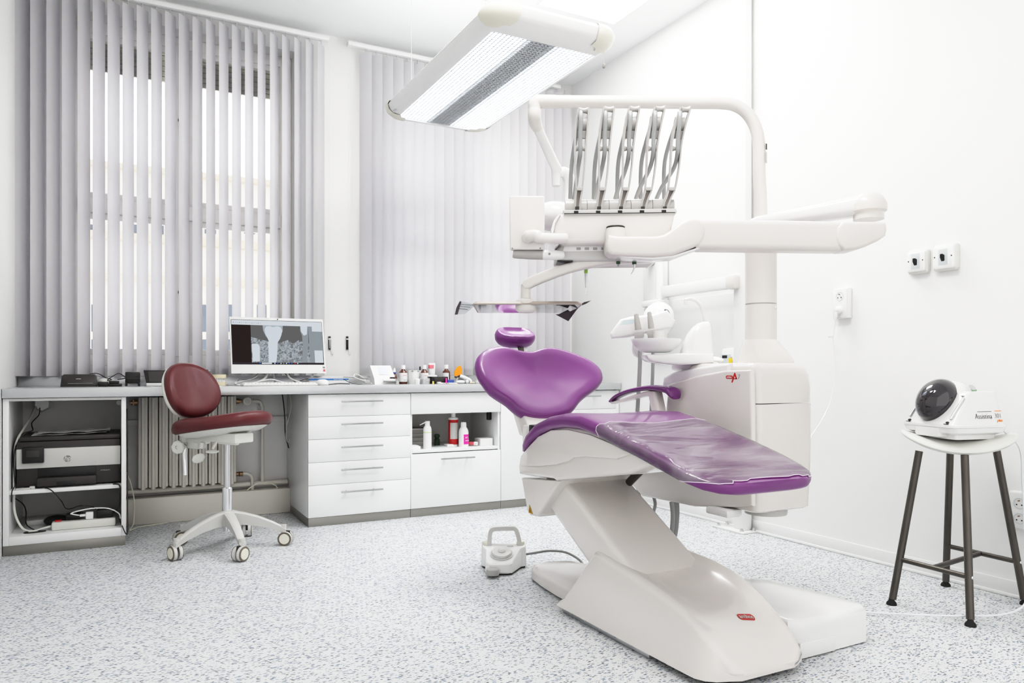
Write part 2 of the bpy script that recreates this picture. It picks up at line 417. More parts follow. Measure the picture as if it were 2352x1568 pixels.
# ------------------------------------------------------------------ building across the street
FY = 13.0
bl = thing('building', 'pale plastered building across the street seen through the left window blind', 'building', (1.5, FY, 0))
ft = oY(400, 392, FY).z
put('wall', MB().box(-6, 9, FY, FY+.4, -1, ft), 'facade', bl)
for (ya, yb) in ((392, 404), (545, 562), (638, 652)):
    za, zb = oY(400, ya, FY).z, oY(400, yb, FY).z
    put('cornice', MB().box(-6, 9, FY-.14, FY, zb, za, .02), 'facadeband', bl)
for px in (150, 210, 318, 380, 455, 520, 590):
    for (ya, yb) in ((699, 762), (779, 830)):
        a = oY(px, ya, FY); b = oY(px+22, yb, FY)
        put('facade_window', MB().box(a.x, b.x, FY-.02, FY+.01, b.z, a.z, .01), 'facadewin', bl)
for px in (205, 300, 350, 470, 560):
    a = oY(px, 515, FY); b = oY(px+26, 538, FY)
    put('facade_window', MB().box(a.x, b.x, FY-.02, FY+.01, b.z, a.z, .01), 'facadewin', bl)
# ------------------------------------------------------------------ vertical blinds
def blind(label, xa, xb, n, phi, xr0, xr1):
    T = thing('vertical_blind', label, 'blind', ((xa+xb)/2, 4.9, .872), 'fabric vertical blinds at the windows')
    put('headrail', MB().box(xr0, xr1, 4.862, 4.908, 3.058, 3.088, .006), 'trim', T)
    me = None
    for k in range(n):
        x = lerp(xa, xb, k/(n-1)); c, s = math.cos(phi), math.sin(phi)
        if me is None:
            rows = []
            for z in (0.0, 0.05, 2.16):
                row = []
                for i in range(7):
                    u = (i/6-.5)*.089; bow = .0035*(1-(2*i/6-1)**2)
                    row.append(V(u*c+bow*s, u*s-bow*c, z))
                rows.append(row)
            m0 = MB().grid(rows)
            m0.box(-.03*1, .03*1, -.0012, .0012, 0.004, .046, xf=Matrix.Rotation(phi, 4, 'Z'))
            m0.cyl((0, 0, 2.155), (0, 0, 2.19), .004, None, 8)
            o = put('slat', m0, 'slat', None, 60); o.parent = T; me = o.data
        else:
            o = bpy.data.objects.new('slat', me); COL.objects.link(o); o.parent = T
        o.location = V(x, 4.885, .872)-T.location; WL[o] = V(x, 4.885, .872)
        o.rotation_euler = (0, 0, random.uniform(-.035, .035))
    ch = MB(); xx = xr1-.006 if xa < 1 else xr0+.006
    for dx in (-.004, .006): ch.tube([(xx+dx, 4.858, 3.06), (xx+dx, 4.86, 1.2)], .0012, 6)
    put('pull_cord', ch, 'trim', T)
    return T
blind('grey white vertical blind with open tilted slats at the left window', -.478, 1.165, 23, math.radians(47), -.50, 1.215)
blind('grey white vertical blind with closed slats behind the purple dental chair', 1.462, 3.03, 22, math.radians(-40), 1.338, 2.985)
# ------------------------------------------------------------------ hanging lamp
LZ = 2.40
T = thing('pendant_lamp', 'wide white rectangular louvred lamp hanging on wires below the ceiling', 'lamp', (1.705, 3.55, LZ))
lx0, lx1, ly0, ly1 = 1.372, 2.042, 2.775, 4.275
ix0, ix1, iy0, iy1 = 1.452, 1.998, 2.945, 4.215
def lring(ins, z, r):
    return [V((lx0+lx1)/2+a, (ly0+ly1)/2+b, z) for a, b in rrect(lx1-lx0-2*ins, ly1-ly0-2*ins, r, 8)]
def inner(z, g=0):
    out = []
    for a, b in rrect(ix1-ix0+2*g, iy1-iy0+2*g, .012, 8): out.append(V((ix0+ix1)/2+a, (iy0+iy1)/2+b, z))
    return out
fr = MB().loft([inner(LZ+.006), inner(LZ-.004), lring(.03, LZ-.002, .10), lring(.010, LZ+.016, .11), lring(0, LZ+.042, .12), lring(.012, LZ+.06, .11), lring(.05, LZ+.072, .08), inner(LZ+.075)], cap=False)
fr.box(ix0-.01, ix1+.01, iy0-.01, iy1+.01, LZ+.055, LZ+.075)
put('frame', fr, 'glossw', T, 50)
for cx, cy, a0 in ((lx1-.12, ly1-.12, 0), (lx0+.12, ly1-.12, PI/2), (lx0+.12, ly0+.12, PI), (lx1-.12, ly0+.12, 1.5*PI)):
    rows = []
    for (ins, z) in ((.085, LZ-.007), (.03, LZ-.006), (.004, LZ+.014), (-.006, LZ+.042), (.006, LZ+.064), (.05, LZ+.077)):
        rows.append([V(cx+(.12-ins)*math.cos(a0+PI/2*k/10), cy+(.12-ins)*math.sin(a0+PI/2*k/10), z) for k in range(-1, 12)])
    put('corner_cap', MB().grid(rows), 'cap', T, 60)
M['lampglow'] = emat('lamp_tube_glow', (246,250,255), 20.0)
third = (ix1-ix0)
xa, xb = ix0+third*.345, ix0+third*.635
# reflector trays with glowing tubes either side, grey perforated strip in the middle
for (a, b) in ((ix0, xa), (xb, ix1)):
    put('diffuser', MB().box(a, b, iy0, iy1, LZ+.030, LZ+.034), 'lampglow', T)
M['fillglow'] = emat('added_fill_glow', (250,252,255), 10.0)
put('added_fill_strip', MB().box(ix0+.12, ix1-.12, iy0+.2, iy1-.2, LZ+.0755, LZ+.078), 'fillglow', T)  # added glow hidden on the lamp top, brightens the ceiling
put('centre_reflector', MB().box(xa, xb, iy0, iy1, LZ+.028, LZ+.034), 'lightgrey', T)
gm = MB(); n1 = 26; n2 = 58
for i in range(n1+1):
    x = lerp(ix0, ix1, i/n1); gm.box(x-.0021, x+.0021, iy0, iy1, LZ+.004, LZ+.018)
for j in range(n2+1):
    y = lerp(iy0, iy1, j/n2); gm.box(ix0, ix1, y-.0021, y+.0021, LZ+.004, LZ+.018)
M['louvre'] = mat('louvre_plastic', (206,210,214), 0.3)
put('louvre_grid', gm, 'louvre', T, flat=True)
put('maker_plate', MB().box(lx0+.022, lx0+.036, ly1-.19, ly1-.14, LZ-.0035, LZ-.0015), 'grey7', T)
for (x, y) in ((lx0+.1, ly0+.25), (lx1-.1, ly0+.25), (lx0+.1, ly1-.25), (lx1-.1, ly1-.25)):
    w = MB().tube([(x, y, LZ+.07), (x, y, ZC)], .0012, 6); w.cyl((x, y, ZC-.02), (x, y, ZC), .015, .02, 14)
    put('suspension_wire', w, 'lightgrey', T)
c0 = oD(1375, 118, 3.15)
pc = MB().tube([(lx1-.05, ly0+.09, LZ), (lx1-.05, ly0+.09, LZ-.075)], .0011, 6)
cord = put('pull_cord', pc, 'ivory', T)
put('cord_bead', MB().ell((lx1-.05, ly0+.09, LZ-.083), (.008, .008, .011), 14, 8), 'beadgrey', cord)
# ------------------------------------------------------------------ ceiling light panel, and an added fill panel out of view
M['panelglow'] = emat('ceiling_panel_glow', (255,254,250), 15.0)
def panel(x0, x1, y0, y1, label):
    T = thing('ceiling_light', label, 'light', ((x0+x1)/2, (y0+y1)/2, ZC-.02))
    f = MB()
    for a in ((x0, x0+.012, y0, y1), (x1-.012, x1, y0, y1), (x0+.012, x1-.012, y0, y0+.012), (x0+.012, x1-.012, y1-.012, y1)): f.box(a[0], a[1], a[2], a[3], ZC-.016, ZC, .002)
    put('frame', f, 'trim', T); put('diffuser', MB().box(x0+.011, x1-.011, y0+.011, y1-.011, ZC-.012, ZC-.004), 'panelglow', T)
panel(2.245, 2.825, 2.75, 3.945, 'bright white square light panel set flush in the ceiling')
panel(1.02, 1.59, 1.30, 2.495, 'added unseen fill light panel in the ceiling above the foot of the dental chair')  # added out of view to light the backrest from above
# ================================================================== worktop and cabinets
WZ = 0.815; CFY = 4.34
T = thing('worktop', 'long silver grey worktop running under both windows on the white cabinets', 'worktop', (1.32, 4.64, .768))
put('top', MB().box(XL+.002, XR-.004, 4.318, 4.955, .768, WZ, .003), 'worktop', T)
put('upstand', MB().box(XL+.002, XR-.004, 4.955, 4.972, .768, .866, .002), 'steel', T)
def handle(xa, xb, z, y, par):
    m = MB().box(xa, xb, y-.034, y-.026, z-.005, z+.005, .0012)
    for x in (lerp(xa, xb, .14), lerp(xa, xb, .80)): m.cyl((x, y-.028, z), (x, y, z), .004, None, 10)
    return put('handle', m, 'alu', par)
def front(name, xa, xb, za, zb, T, hd=None):
    f = put(name, MB().box(xa+.0008, xb-.0008, CFY, CFY+.019, za+.0009, zb-.0009, .0008), 'lam', T)
    if hd: handle(hd[0], hd[1], hd[2], CFY, f)
    return f
# open cabinet with the printer
T = thing('open_cabinet', 'white open cabinet holding the printer at the left wall', 'cabinet', (-.24, 4.64, 0))
a, b = XL+.004, .030
put('side_panel', MB().box(a, -.476, CFY, 4.95, .05, .766, .0015), 'lam', T)
put('side_panel', MB().box(.008, b, CFY, 4.95, .05, .766, .0015), 'lam', T)
put('top_panel', MB().box(-.476, .008, CFY, 4.95, .7525, .766, .001), 'laminner', T)
put('back_panel', MB().box(-.476, .008, 4.935, 4.95, .05, .7525), 'laminner', T)
put('shelf', MB().box(-.476, .008, 4.365, 4.935, .294, .3135, .0015), 'lam', T)
put('bottom_panel', MB().box(-.476, .008, CFY, 4.935, .05, .092, .0015), 'lam', T)
put('plinth', MB().box(a, b-.004, CFY+.004, 4.93, 0, .05, .001), 'plinth', T)
# drawer cabinet
T = thing('drawer_cabinet', 'white cabinet with five drawers and thin bar handles beside the radiator', 'cabinet', (1.27, 4.64, 0))
put('carcass', MB().box(.961, 1.581, CFY+.0195, 4.95, .05, .766, .001), 'lam', T)
zs = [.764, .634, .503, .370, .238, .051]
for k, hz in enumerate((.722, .590, .4555, .323, .193)):
    front('drawer', .961, 1.582, zs[k+1], zs[k], T, (1.145, 1.398, hz))
put('plinth', MB().box(.9625, 1.581, CFY+.004, 4.945, 0, .05, .001), 'plinth', T)
# cabinet with the open niche
T = thing('niche_cabinet', 'white cabinet with an open compartment of bottles above one large drawer', 'cabinet', (1.89, 4.64, 0))
put('side_panel', MB().box(1.583, 1.597, CFY+.012, 4.95, .05, .766, .001), 'lam', T)
put('side_panel', MB().box(2.188, 2.203, CFY+.012, 4.95, .05, .766, .001), 'lam', T)
put('fascia', MB().box(1.5845, 2.2015, CFY, CFY+.019, .6335, .764, .0015), 'lam', T)
put('shelf', MB().box(1.597, 2.188, CFY+.010, 4.94, .392, .411, .001), 'lam', T)
put('back_panel', MB().box(1.597, 2.188, 4.78, 4.80, .05, .764), 'laminner', T)
put('inner_top', MB().box(1.597, 2.188, CFY+.02, 4.78, .645, .66), 'laminner', T)
front('drawer', 1.583, 2.203, .051, .388, T, (1.772, 2.005, .352))
put('door_catch', MB().box(2.155, 2.1875, 4.44, 4.46, .575, .630, .006), 'black', T)
put('plinth', MB().box(1.583, 2.203, CFY+.004, 4.945, 0, .05, .001), 'plinth', T)
# two cabinets behind the chair
T = thing('door_cabinet', 'white cabinet with one plain door behind the dental chair', 'cabinet', (2.43, 4.64, 0))
put('carcass', MB().box(2.2045, 2.655, CFY+.0195, 4.95, .05, .766, .001), 'lam', T)
front('door', 2.2045, 2.655, .051, .764, T, (2.30, 2.50, .722))
put('plinth', MB().box(2.2045, 2.655, CFY+.004, 4.945, 0, .05, .001), 'plinth', T)
T = thing('drawer_cabinet', 'white drawer cabinet at the right end of the worktop behind the armrest', 'cabinet', (2.90, 4.64, 0))
put('carcass', MB().box(2.657, 3.148, CFY+.0195, 4.95, .05, .766, .001), 'lam', T)
for (z0, z1, hz) in ((.634, .764, .726), (.503, .634, .592), (.370, .503, .456), (.238, .370, .323), (.051, .238, .193)):
    front('drawer', 2.657, 3.122, z0, z1, T, (2.76, 2.973, hz))
put('filler_strip', MB().box(3.123, 3.149, CFY+.003, CFY+.02, .05, .764), 'lam', T)
put('plinth', MB().box(2.657, 3.148, CFY+.004, 4.945, 0, .05, .001), 'plinth', T)
# ------------------------------------------------------------------ radiator and pipes
T = thing('radiator', 'ribbed cream radiator under the window behind the burgundy stool', 'radiator', (.37, 4.89, .2))
nr = 10; rx0, rx1 = .094, .640; pw = (rx1-rx0)/nr
for k in range(nr):
    x0 = rx0+k*pw; xc = x0+pw/2; m = MB()
    m.box(x0+.0018, x0+pw-.0018, 4.865, 4.945, .213, .747, .007)
    prof = [(-.012, 0), (-.006, -.011), (.006, -.011), (.012, 0)]
    m.loft([[V(xc+p, 4.866+q, z) for p, q in prof] for z in (.205, .235, .725, .742)], True)
    m.prism([V(x0+.006, 4.875, .215), V(xc, 4.875, .2), V(x0+pw-.006, 4.875, .215)], (0, .06, 0))
    put('rib', m, 'enamel', T)
m = MB(); m.cyl((rx0, 4.905, .715), (rx0-.018, 4.905, .715), .017, None, 14); m.cyl((rx0-.018, 4.905, .715), (rx0-.04, 4.905, .715), .011, None, 12); m.cyl((rx0-.022, 4.905, .70), (rx0-.022, 4.905, .728), .009, None, 10)
put('bleed_valve', m, 'brass', T)
v = MB().cyl((rx1, 4.905, .713), (rx1+.02, 4.905, .713), .017, None, 14); v.cyl((rx1+.02, 4.905, .713), (rx1+.04, 4.905, .713), .011, None, 12)
vv = put('thermostat_valve', v, 'brass', T)
h = MB().lathe((rx1+.062, 4.885, .713), [(.002, .03), (.024, .03), (.028, .02), (.028, -.03), (.024, -.036), (.002, -.036)], 20, 'Y')
put('valve_head', h, 'enamel', vv)
put('valve_dial', MB().lathe((rx1+.062, 4.847, .713), [(.002, .004), (.017, .003), (.017, -.002), (.002, -.003)], 20, 'Y'), 'lightgrey', vv)
v2 = MB().cyl((rx1, 4.905, .258), (rx1+.016, 4.905, .258), .013, None, 12); v2.lathe((rx1+.03, 4.905, .258), [(.004, -.015), (.016, -.011), (.013, 0), (.016, 0.011), (.004, .015)], 14, 'X')
put('return_valve', v2, 'brass', T)
T = thing('heating_pipe', 'cream heating pipes bent down the wall right of the radiator', 'pipe', (.7, 4.93, .155))
put('supply_pipe', MB().tube(CR([(rx1+.085, 4.905, .713), (rx1+.12, 4.905, .713), (rx1+.148, 4.907, .703), (rx1+.158, 4.91, .672), (rx1+.16, 4.91, .64), (rx1+.16, 4.91, .20)], 6), .0105, 12), 'enamel', T)
put('return_pipe', MB().tube(CR([(rx1+.04, 4.905, .258), (rx1+.07, 4.905, .256), (rx1+.095, 4.905, .235), (rx1+.098, 4.905, .2), (rx1+.098, 4.905, .155)], 6), .0105, 12), 'enamel', T)
put('floor_main', MB().tube([(.032, 4.925, .188), (.957, 4.925, .188)], .016, 14), 'enamel', T)
# ------------------------------------------------------------------ printer on the shelf
T = thing('printer', 'grey and white inkjet printer on the upper shelf of the open cabinet', 'printer', (-.22, 4.6, .3135))
X0, X1 = -.452, .004
put('body', MB().box(X0, X1, 4.404, 4.76, .322, .548, .008), 'darkgrey', T)
for x in (X0+.04, X1-.04):
    for y in (4.45, 4.72): put('foot', MB().cyl((x, y, .3135), (x, y, .324), .012, None, 12), 'rubber', T)
put('lid', MB().box(X0+.012, X1, 4.40, 4.765, .549, .572, .006), 'darkgrey', T)
fp = put('front_panel', MB().box(X0, X1, 4.392, 4.406, .414, .512, .004), 'lightgrey', T)
text('logo', 'hp', .031, (-.2335, 4.3905, .4575), (1, 0, 0), (0, 0, 1), 'lightgrey', T, shear=.25, lift=.0012, bold=.0008)
put('logo_disc', MB().lathe((-.2335, 4.3905, .4565), [(.0005, .003), (.0165, .003), (.0165, -.0004), (.0005, -.0004)], 32, 'Y'), 'midgrey', T)
d = put('control_display', MB().box(-.427, -.334, 4.372, 4.395, .442, .523, .006), 'black', T)
put('display_bezel', MB().box(-.4265, -.3345, 4.374, 4.39, .4405, .448, .003), 'midgrey', d)
put('screen', MB().box(-.407, -.354, 4.3712, 4.3725, .474, .505, .001), 'darkgrey', d)
t = put('paper_tray', MB().box(-.365, -.105, 4.376, 4.41, .323, .366, .005), 'darkgrey', T)
put('tray_opening', MB().box(-.362, -.108, 4.3995, 4.4035, .366, .412, .001), 'black', T)
put('tray_grip', MB().box(-.28, -.195, 4.3745, 4.3765, .326, .345, .001), 'black', t)
text('model_lettering', 'HP OfficeJet Pro', .0065, (-.065, 4.4035, .387), (1, 0, 0), (0, 0, 1), 'lightgrey', T)
# sheets lying on the lid
for (x0, x1, y0, z, lab) in ((-.395, -.06, 4.45, .5725, 'lower sheet of white paper lying on the printer lid'), (-.375, -.045, 4.47, .579, 'curled upper sheet of white paper on the printer lid')):
    rows = [[V(lerp(x0, x1, i/10), y0+.2*j/4, z+.006*math.sin(i*.9+.4*j)**2*(.6 if z < .575 else 1)+(0.006*(i/10)**2)) for i in range(11)] for j in range(5)]
    solo('paper_sheet', MB().grid(rows), 'white', lab, 'paper', 'paper on the printer')
# small things and wiring in the open cabinet
solo('usb_hub', MB().box(-.452, -.385, 4.372, 4.40, .3135, .322, .002).box(-.395, -.372, 4.372, 4.392, .3135, .329, .003), 'lightgrey', 'small light grey plug box on the shelf edge below the printer', 'adapter')
def cable(name, pts, r, m, label, n=8, seg=8): return solo(name, MB().tube(CR(pts, n), r, seg), m, label, 'cable')
T = thing('power_strip', 'white power strip with red switch on the cabinet floor', 'power strip', (-.16, 4.44, .092))
put('body', MB().box(-.305, -.018, 4.41, 4.465, .092, .134, .008), 'ivory', T)
put('switch', MB().box(-.292, -.262, 4.425, 4.452, .133, .141, .003), 'redpl', T)
put('cord', MB().tube(CR([(-.30, 4.438, .113), (-.33, 4.435, .108), (-.39, 4.43, .097), (-.43, 4.42, .12), (-.46, 4.42, .2), (-.463, 4.42, .31), (-.463, 4.43, .45), (-.455, 4.46, .55), (-.42, 4.62, .64), (-.40, 4.85, .72)], 8), .0055, 10), 'ivory', T)
m = MB()
for k in range(5): m.lathe((-.235+k*.048, 4.438, .1335), [(.001, 0), (.018, 0), (.0185, .0012), (.001, .0012)], 16)
put('socket', m, 'lightgrey', T)
T = thing('usb_charger', 'small white cube charger plugged in the power strip', 'charger', (-.137, 4.438, .135))
put('body', MB().box(-.155, -.12, 4.418, 4.448, .135, .172, .004), 'white', T)
put('usb_plug', MB().box(-.182, -.154, 4.426, 4.440, .150, .162, .003), 'white', T)
put('cable', MB().tube(CR([(-.18, 4.433, .156), (-.21, 4.43, .165), (-.22, 4.432, .170), (-.19, 4.43, .18), (-.12, 4.428, .189), (-.05, 4.425, .182), (-.005, 4.42, .155), (.004, 4.40, .13)], 8), .0032, 8), 'white', T)
solo('power_adapter', MB().box(-.105, -.03, 4.425, 4.475, .135, .178, .006).box(-.085, -.062, 4.4235, 4.4255, .150, .16, .001), 'black', 'black block adapter with pale sticker on the power strip right end', 'adapter')
solo('power_adapter', MB().box(-.245, -.165, 4.43, 4.50, .136, .168, .012).ell((-.29, 4.56, .12), (.06, .05, .028)), 'black', 'rounded black adapter behind the middle of the power strip', 'adapter')
solo('cardboard_box', MB().box(-.435, -.345, 4.62, 4.72, .092, .118, .002), 'laminner', 'flat pale box lying on the cabinet floor at left', 'box')
cable('cable', [(-.385, 4.8, .70), (-.39, 4.8, .66), (-.42, 4.78, .62), (-.415, 4.77, .585), (-.42, 4.74, .578), (-.44, 4.6, .577), (-.452, 4.5, .56), (-.459, 4.40, .50), (-.462, 4.395, .44), (-.458, 4.39, .37), (-.4565, 4.385, .335), (-.466, 4.365, .31), (-.468, 4.362, .26)], .0028, 'black', 'thin black cord wound down the left side of the printer')
cable('cable', [(-.338, 4.366, .322), (-.3, 4.355, .305), (-.26, 4.36, .25), (-.235, 4.40, .20), (-.18, 4.44, .205), (-.13, 4.45, .196), (-.11, 4.455, .18)], .0026, 'black', 'thin black cord hanging from the shelf front to the power strip')
cable('cable', [(-.03, 4.355, .318), (.0, 4.35, .31), (.003, 4.352, .26), (.0, 4.37, .2), (-.012, 4.42, .176), (-.025, 4.44, .16)], .0036, 'black', 'black cord looping down the right side of the open cabinet')
cable('cable', [(-.47, 4.45, .27), (-.44, 4.55, .22), (-.43, 4.6, .17), (-.43, 4.6, .11), (-.40, 4.5, .1), (-.36, 4.43, .096), (-.33, 4.41, .097), (-.38, 4.40, .095), (-.42, 4.41, .0955), (-.36, 4.46, .1), (-.34, 4.5, .096)], .003, 'black', 'black cord coiled on the cabinet floor left of the power strip')
cable('cable', [(.0, 4.45, .12), (.012, 4.335, .10), (.035, 4.325, .062), (.037, 4.36, .20), (.036, 4.40, .5), (.034, 4.46, .7)], .0026, 'black', 'thin black cord running along the outer right side of the open cabinet')
cable('cable', [(.034, 4.75, .33), (.06, 4.80, .24), (.075, 4.82, .14), (.07, 4.78, .03), (.05, 4.7, .006), (.1, 4.78, .005), (.25, 4.84, .005)], .0035, 'cap', 'pale cord trailing down to the floor left of the radiator')
solo('wall_socket', MB().lathe((-.376, 4.80, .719), [(.002, .0), (.036, .0), (.045, .03), (.03, .05), (.002, .05)], 6, 'Y', ), 'white', 'white octagonal plug under the cabinet top at left', 'socket')
solo('cable_grommet', MB().lathe((-.003, 4.70, .724), [(.002, 0), (.013, 0), (.013, -.02), (.002, -.022)], 16, 'Y'), 'white', 'small white round button at the upper right of the open cabinet', 'fitting')
cable('cable', [(.905, 4.83, .768), (.915, 4.83, .70), (.925, 4.84, .6), (.93, 4.85, .5), (.953, 4.86, .41)], .0035, 'black', 'black cord hanging under the worktop beside the drawer cabinet')
cable('cable', [(.945, 4.80, .768), (.957, 4.80, .68), (.938, 4.81, .58), (.925, 4.81, .5), (.94, 4.82, .45), (.957, 4.83, .47)], .0022, 'cap', 'thin pale cord looping beside the black cord under the worktop')
cable('cable', [(.70, 4.87, .158), (.75, 4.865, .19), (.82, 4.862, .2), (.87, 4.866, .178), (.885, 4.875, .158)], .0035, 'cap', 'pale cord arching over the trunking by the drawer cabinet')
# ================================================================== things on the worktop
def cx(px, Y): return oY(px, 850, Y).x
def hz(px, py, Y): return oY(px, py, Y).z
# router
Y = 4.70
T = thing('router', 'dark grey wifi router at the left end of the worktop', 'router', (-.197, Y, WZ))
put('body', MB().prism([V(-.285, Y+.02, WZ), V(-.108, Y+.02, WZ), V(-.112, Y+.03, .872), V(-.122, Y+.034, .882), V(-.268, Y+.034, .882), V(-.279, Y+.03, .874)], (0, .035, 0), .004), 'darkgrey', T)
put('status_light', MB().box(-.25, -.13, Y+.0165, Y+.0205, .831, .8325), 'lightgrey', T)
put('name_mark', MB().box(-.211, -.187, Y+.0185, Y+.0205, .8555, .8585), 'lightgrey', T)
solo('phone_charger', MB().ell((-.075, 4.80, .838), (.035, .03, .022)), 'ivory', 'ivory rounded adapter behind the router cables', 'adapter')
cable('cable', [(-.15, 4.86, .884), (-.11, 4.84, .886), (-.075, 4.80, .866), (-.04, 4.78, .852), (-.06, 4.77, .85), (-.02, 4.78, .88), (.0, 4.78, .886), (.03, 4.79, .86), (-.01, 4.82, .852), (.05, 4.83, .862), (.1, 4.84, .87)], .0022, 'black', 'tangle of thin black cord behind the black adapters on the worktop')
solo('power_adapter', MB().box(-.105, -.055, 4.66, 4.72, WZ, .841, .005), 'black', 'small square black adapter right of the router', 'adapter')
solo('power_adapter', MB().box(-.062, .012, 4.67, 4.73, WZ, .830, .004).box(-.052, -.002, 4.675, 4.725, .829, .846, .004), 'black', 'stepped black adapter left of the black card reader', 'adapter')
T = thing('card_reader', 'black upright box on small feet right of the adapters', 'device', (.066, 4.75, WZ))
put('body', MB().box(.028, .104, 4.735, 4.79, .829, .895, .006), 'black', T)
for x in (.034, .098): put('foot', MB().box(x-.006, x+.006, 4.735, 4.785, WZ, .832, .003), 'black', T)
put('slot', MB().box(.032, .10, 4.7335, 4.7355, .856, .860), 'darkgrey', T)
T = thing('tablet', 'black tablet leaning on a white stand left of the burgundy stool back', 'tablet', (.19, 4.76, WZ))
put('stand', MB().box(.135, .245, 4.70, 4.77, WZ, .831, .003), 'white', T)
put('body', MB().prism([V(.122, 4.79, .905), V(.255, 4.79, .905), V(.252, 4.757, .831), V(.135, 4.757, .831)], (0, .008, 0), .002), 'black', T)
put('screen', MB().quad(V(.145, 4.784, .897), V(.25, 4.784, .897), V(.247, 4.759, .838), V(.152, 4.759, .838)), 'darkgrey', T, flat=True)
# tooth models
T = thing('tooth_model', 'large clear tooth model with a red nerve behind the burgundy stool back', 'model', (.475, 4.74, WZ))
tx = cx(471, 4.74)
put('crown', MB().fan([[V(tx+r*math.cos(a)*1.0, 4.74+r*math.sin(a), z) for a in [2*PI*k/20 for k in range(20)]] for r, z in ((.02, WZ), (.024, .84), (.034, .865), (.038, .885), (.034, .902), (.02, .909))]), 'clear', T)
put('nerve', MB().tube(CR([(tx-.012, 4.74, .84), (tx-.01, 4.74, .87), (tx-.004, 4.74, .893), (tx+.012, 4.74, .895), (tx+.014, 4.74, .87), (tx+.012, 4.74, .84)], 6), .004, 8), 'redpl', T)
T = thing('jaw_model', 'cream and clear jaw model with teeth left of the keyboard', 'model', (.515, 4.62, WZ))
jx = cx(504, 4.62)
def arc(r0, r1, z0, z1, n=18, a0=-200, a1=20):
    out = []
    for k in range(n+1):
        a = math.radians(lerp(a0, a1, k/n)); out.append((math.cos(a), math.sin(a)))
    return [[V(jx+c*r, 4.63+s*r, z) for r, z in ((r0, z0), (r1, z0), (r1*.97, z1), (r0, z1))] for c, s in out]
put('lower_base', MB().loft(arc(.012, .036, WZ, .838)), 'cream', T)
put('upper_base', MB().loft(arc(.012, .040, .858, .880)), 'cream', T)
m = MB()
for k in range(11):
    a = math.radians(lerp(-195, 15, k/10)); c, s = math.cos(a), math.sin(a)
    m.box(jx+c*.030-.0035, jx+c*.030+.0035, 4.63+s*.030-.0035, 4.63+s*.030+.0035, .836, .8475, .002)
    m.box(jx+c*.030-.0035, jx+c*.030+.0035, 4.63+s*.030-.0035, 4.63+s*.030+.0035, .848, .8595, .002)
put('teeth', m, 'white', T)
solo('coin_cell', MB().box(.565, .60, 4.66, 4.69, WZ, .823, .003), 'lightgrey', 'tiny grey clip lying right of the jaw model', 'clip')
# ------------------------------------------------------------------ all-in-one computer
MY = 4.62
T = thing('computer', 'white all in one computer showing a tooth x-ray at the left window', 'computer', (.85, MY+.05, WZ))
tl, tr, br, bl_ = oY(527, 726, MY+.02), oY(741, 732, MY+.02), oY(748, 856, MY-.012), oY(533, 862, MY-.012)
sx0, sx1, sz0, sz1 = .570, 1.116, .886, 1.219
tilt = .09
def scr(u, v, dpt=0.0):
    # u 0..1 across, v 0..1 up
    return V(lerp(sx0, sx1, u)+ .012*(1-v)*(1 if u > .5 else 0.6), MY+ (v-.5)*tilt*.4 - dpt, lerp(sz0, sz1, v))
def sbox(u0, u1, v0, v1, d0, d1): return [[scr(u0, v0, d), scr(u1, v0, d), scr(u1, v1, d), scr(u0, v1, d)] for d in (d0, d1)]
put('housing', MB().loft(sbox(0, 1, 0, 1, -.022, 0)), 'white', T)
SV0, SV1, SU0, SU1 = .158, .955, .012, .985
put('screen_border', MB().loft(sbox(SU0, SU1, SV0, SV1, 0, .0006)), 'darkgrey', T)
def em(n, c, s=.66): return emat(n, c, s)
EM = {k: em('screen_'+k, c) for k, c in dict(black=(58,48,46), grey=(112,112,112), lgrey=(150,158,162), bar=(218,226,234), tooth=(214,222,232), bone=(150,156,160), task=(70,66,72), crown=(170,180,188), blue=(70,110,190), red=(220,60,60)).items()}
def bonemat():
    m = emat('screen_bone', (150,158,164), .66); nt = m.node_tree; e = [n for n in nt.nodes if n.type == 'EMISSION'][0]
    tc = nt.nodes.new('ShaderNodeTexCoord'); nz = nt.nodes.new('ShaderNodeTexNoise'); nz.inputs['Scale'].default_value = 55; nz.inputs['Detail'].default_value = 4; nz.inputs['Distortion'].default_value = 1.5
    mx = nt.nodes.new('ShaderNodeMix'); mx.data_type = 'RGBA'; mx.inputs[6].default_value = (*s2l((112,113,116)), 1); mx.inputs[7].default_value = (*s2l((184,192,199)), 1)
    mr = nt.nodes.new('ShaderNodeMapRange'); mr.inputs[1].default_value = .35; mr.inputs[2].default_value = .65
    nt.links.new(tc.outputs['Object'], nz.inputs['Vector']); nt.links.new(nz.outputs['Fac'], mr.inputs[0]); nt.links.new(mr.outputs[0], mx.inputs[0]); nt.links.new(mx.outputs[2], e.inputs[0]); return m
EM['bone'] = bonemat()
def su(u): return lerp(SU0, SU1, u)
def sv(v): return lerp(SV0, SV1, v)
scrn = put('screen', MB().poly([scr(su(a), sv(b), .0010) for a, b in ((.005, .01), (.995, .01), (.995, .99), (.005, .99))]), EM['grey'], T, flat=True)
lay = [0.0014]
def shape(name, pts, e, d=None):
    lay[0] += .00012
    return put(name, MB().poly([scr(su(a), sv(b), d or lay[0]) for a, b in pts]), EM[e], scrn, flat=True)
def rect(name, a, b, c, d, e): return shape(name, [(a, c), (b, c), (b, d), (a, d)], e)
rect('menu_bar', .005, .995, .885, .99, 'bar')
rect('image_margin', .005, .205, .045, .885, 'black'); rect('side_margin', .84, .995, .045, .885, 'lgrey')
shape('bone_image', [(.205, .045), (.84, .045), (.84, .5), (.78, .52), (.72, .56), (.66, .48), (.6, .56), (.52, .5), (.40, .52), (.3, .56), (.205, .62)], 'bone')
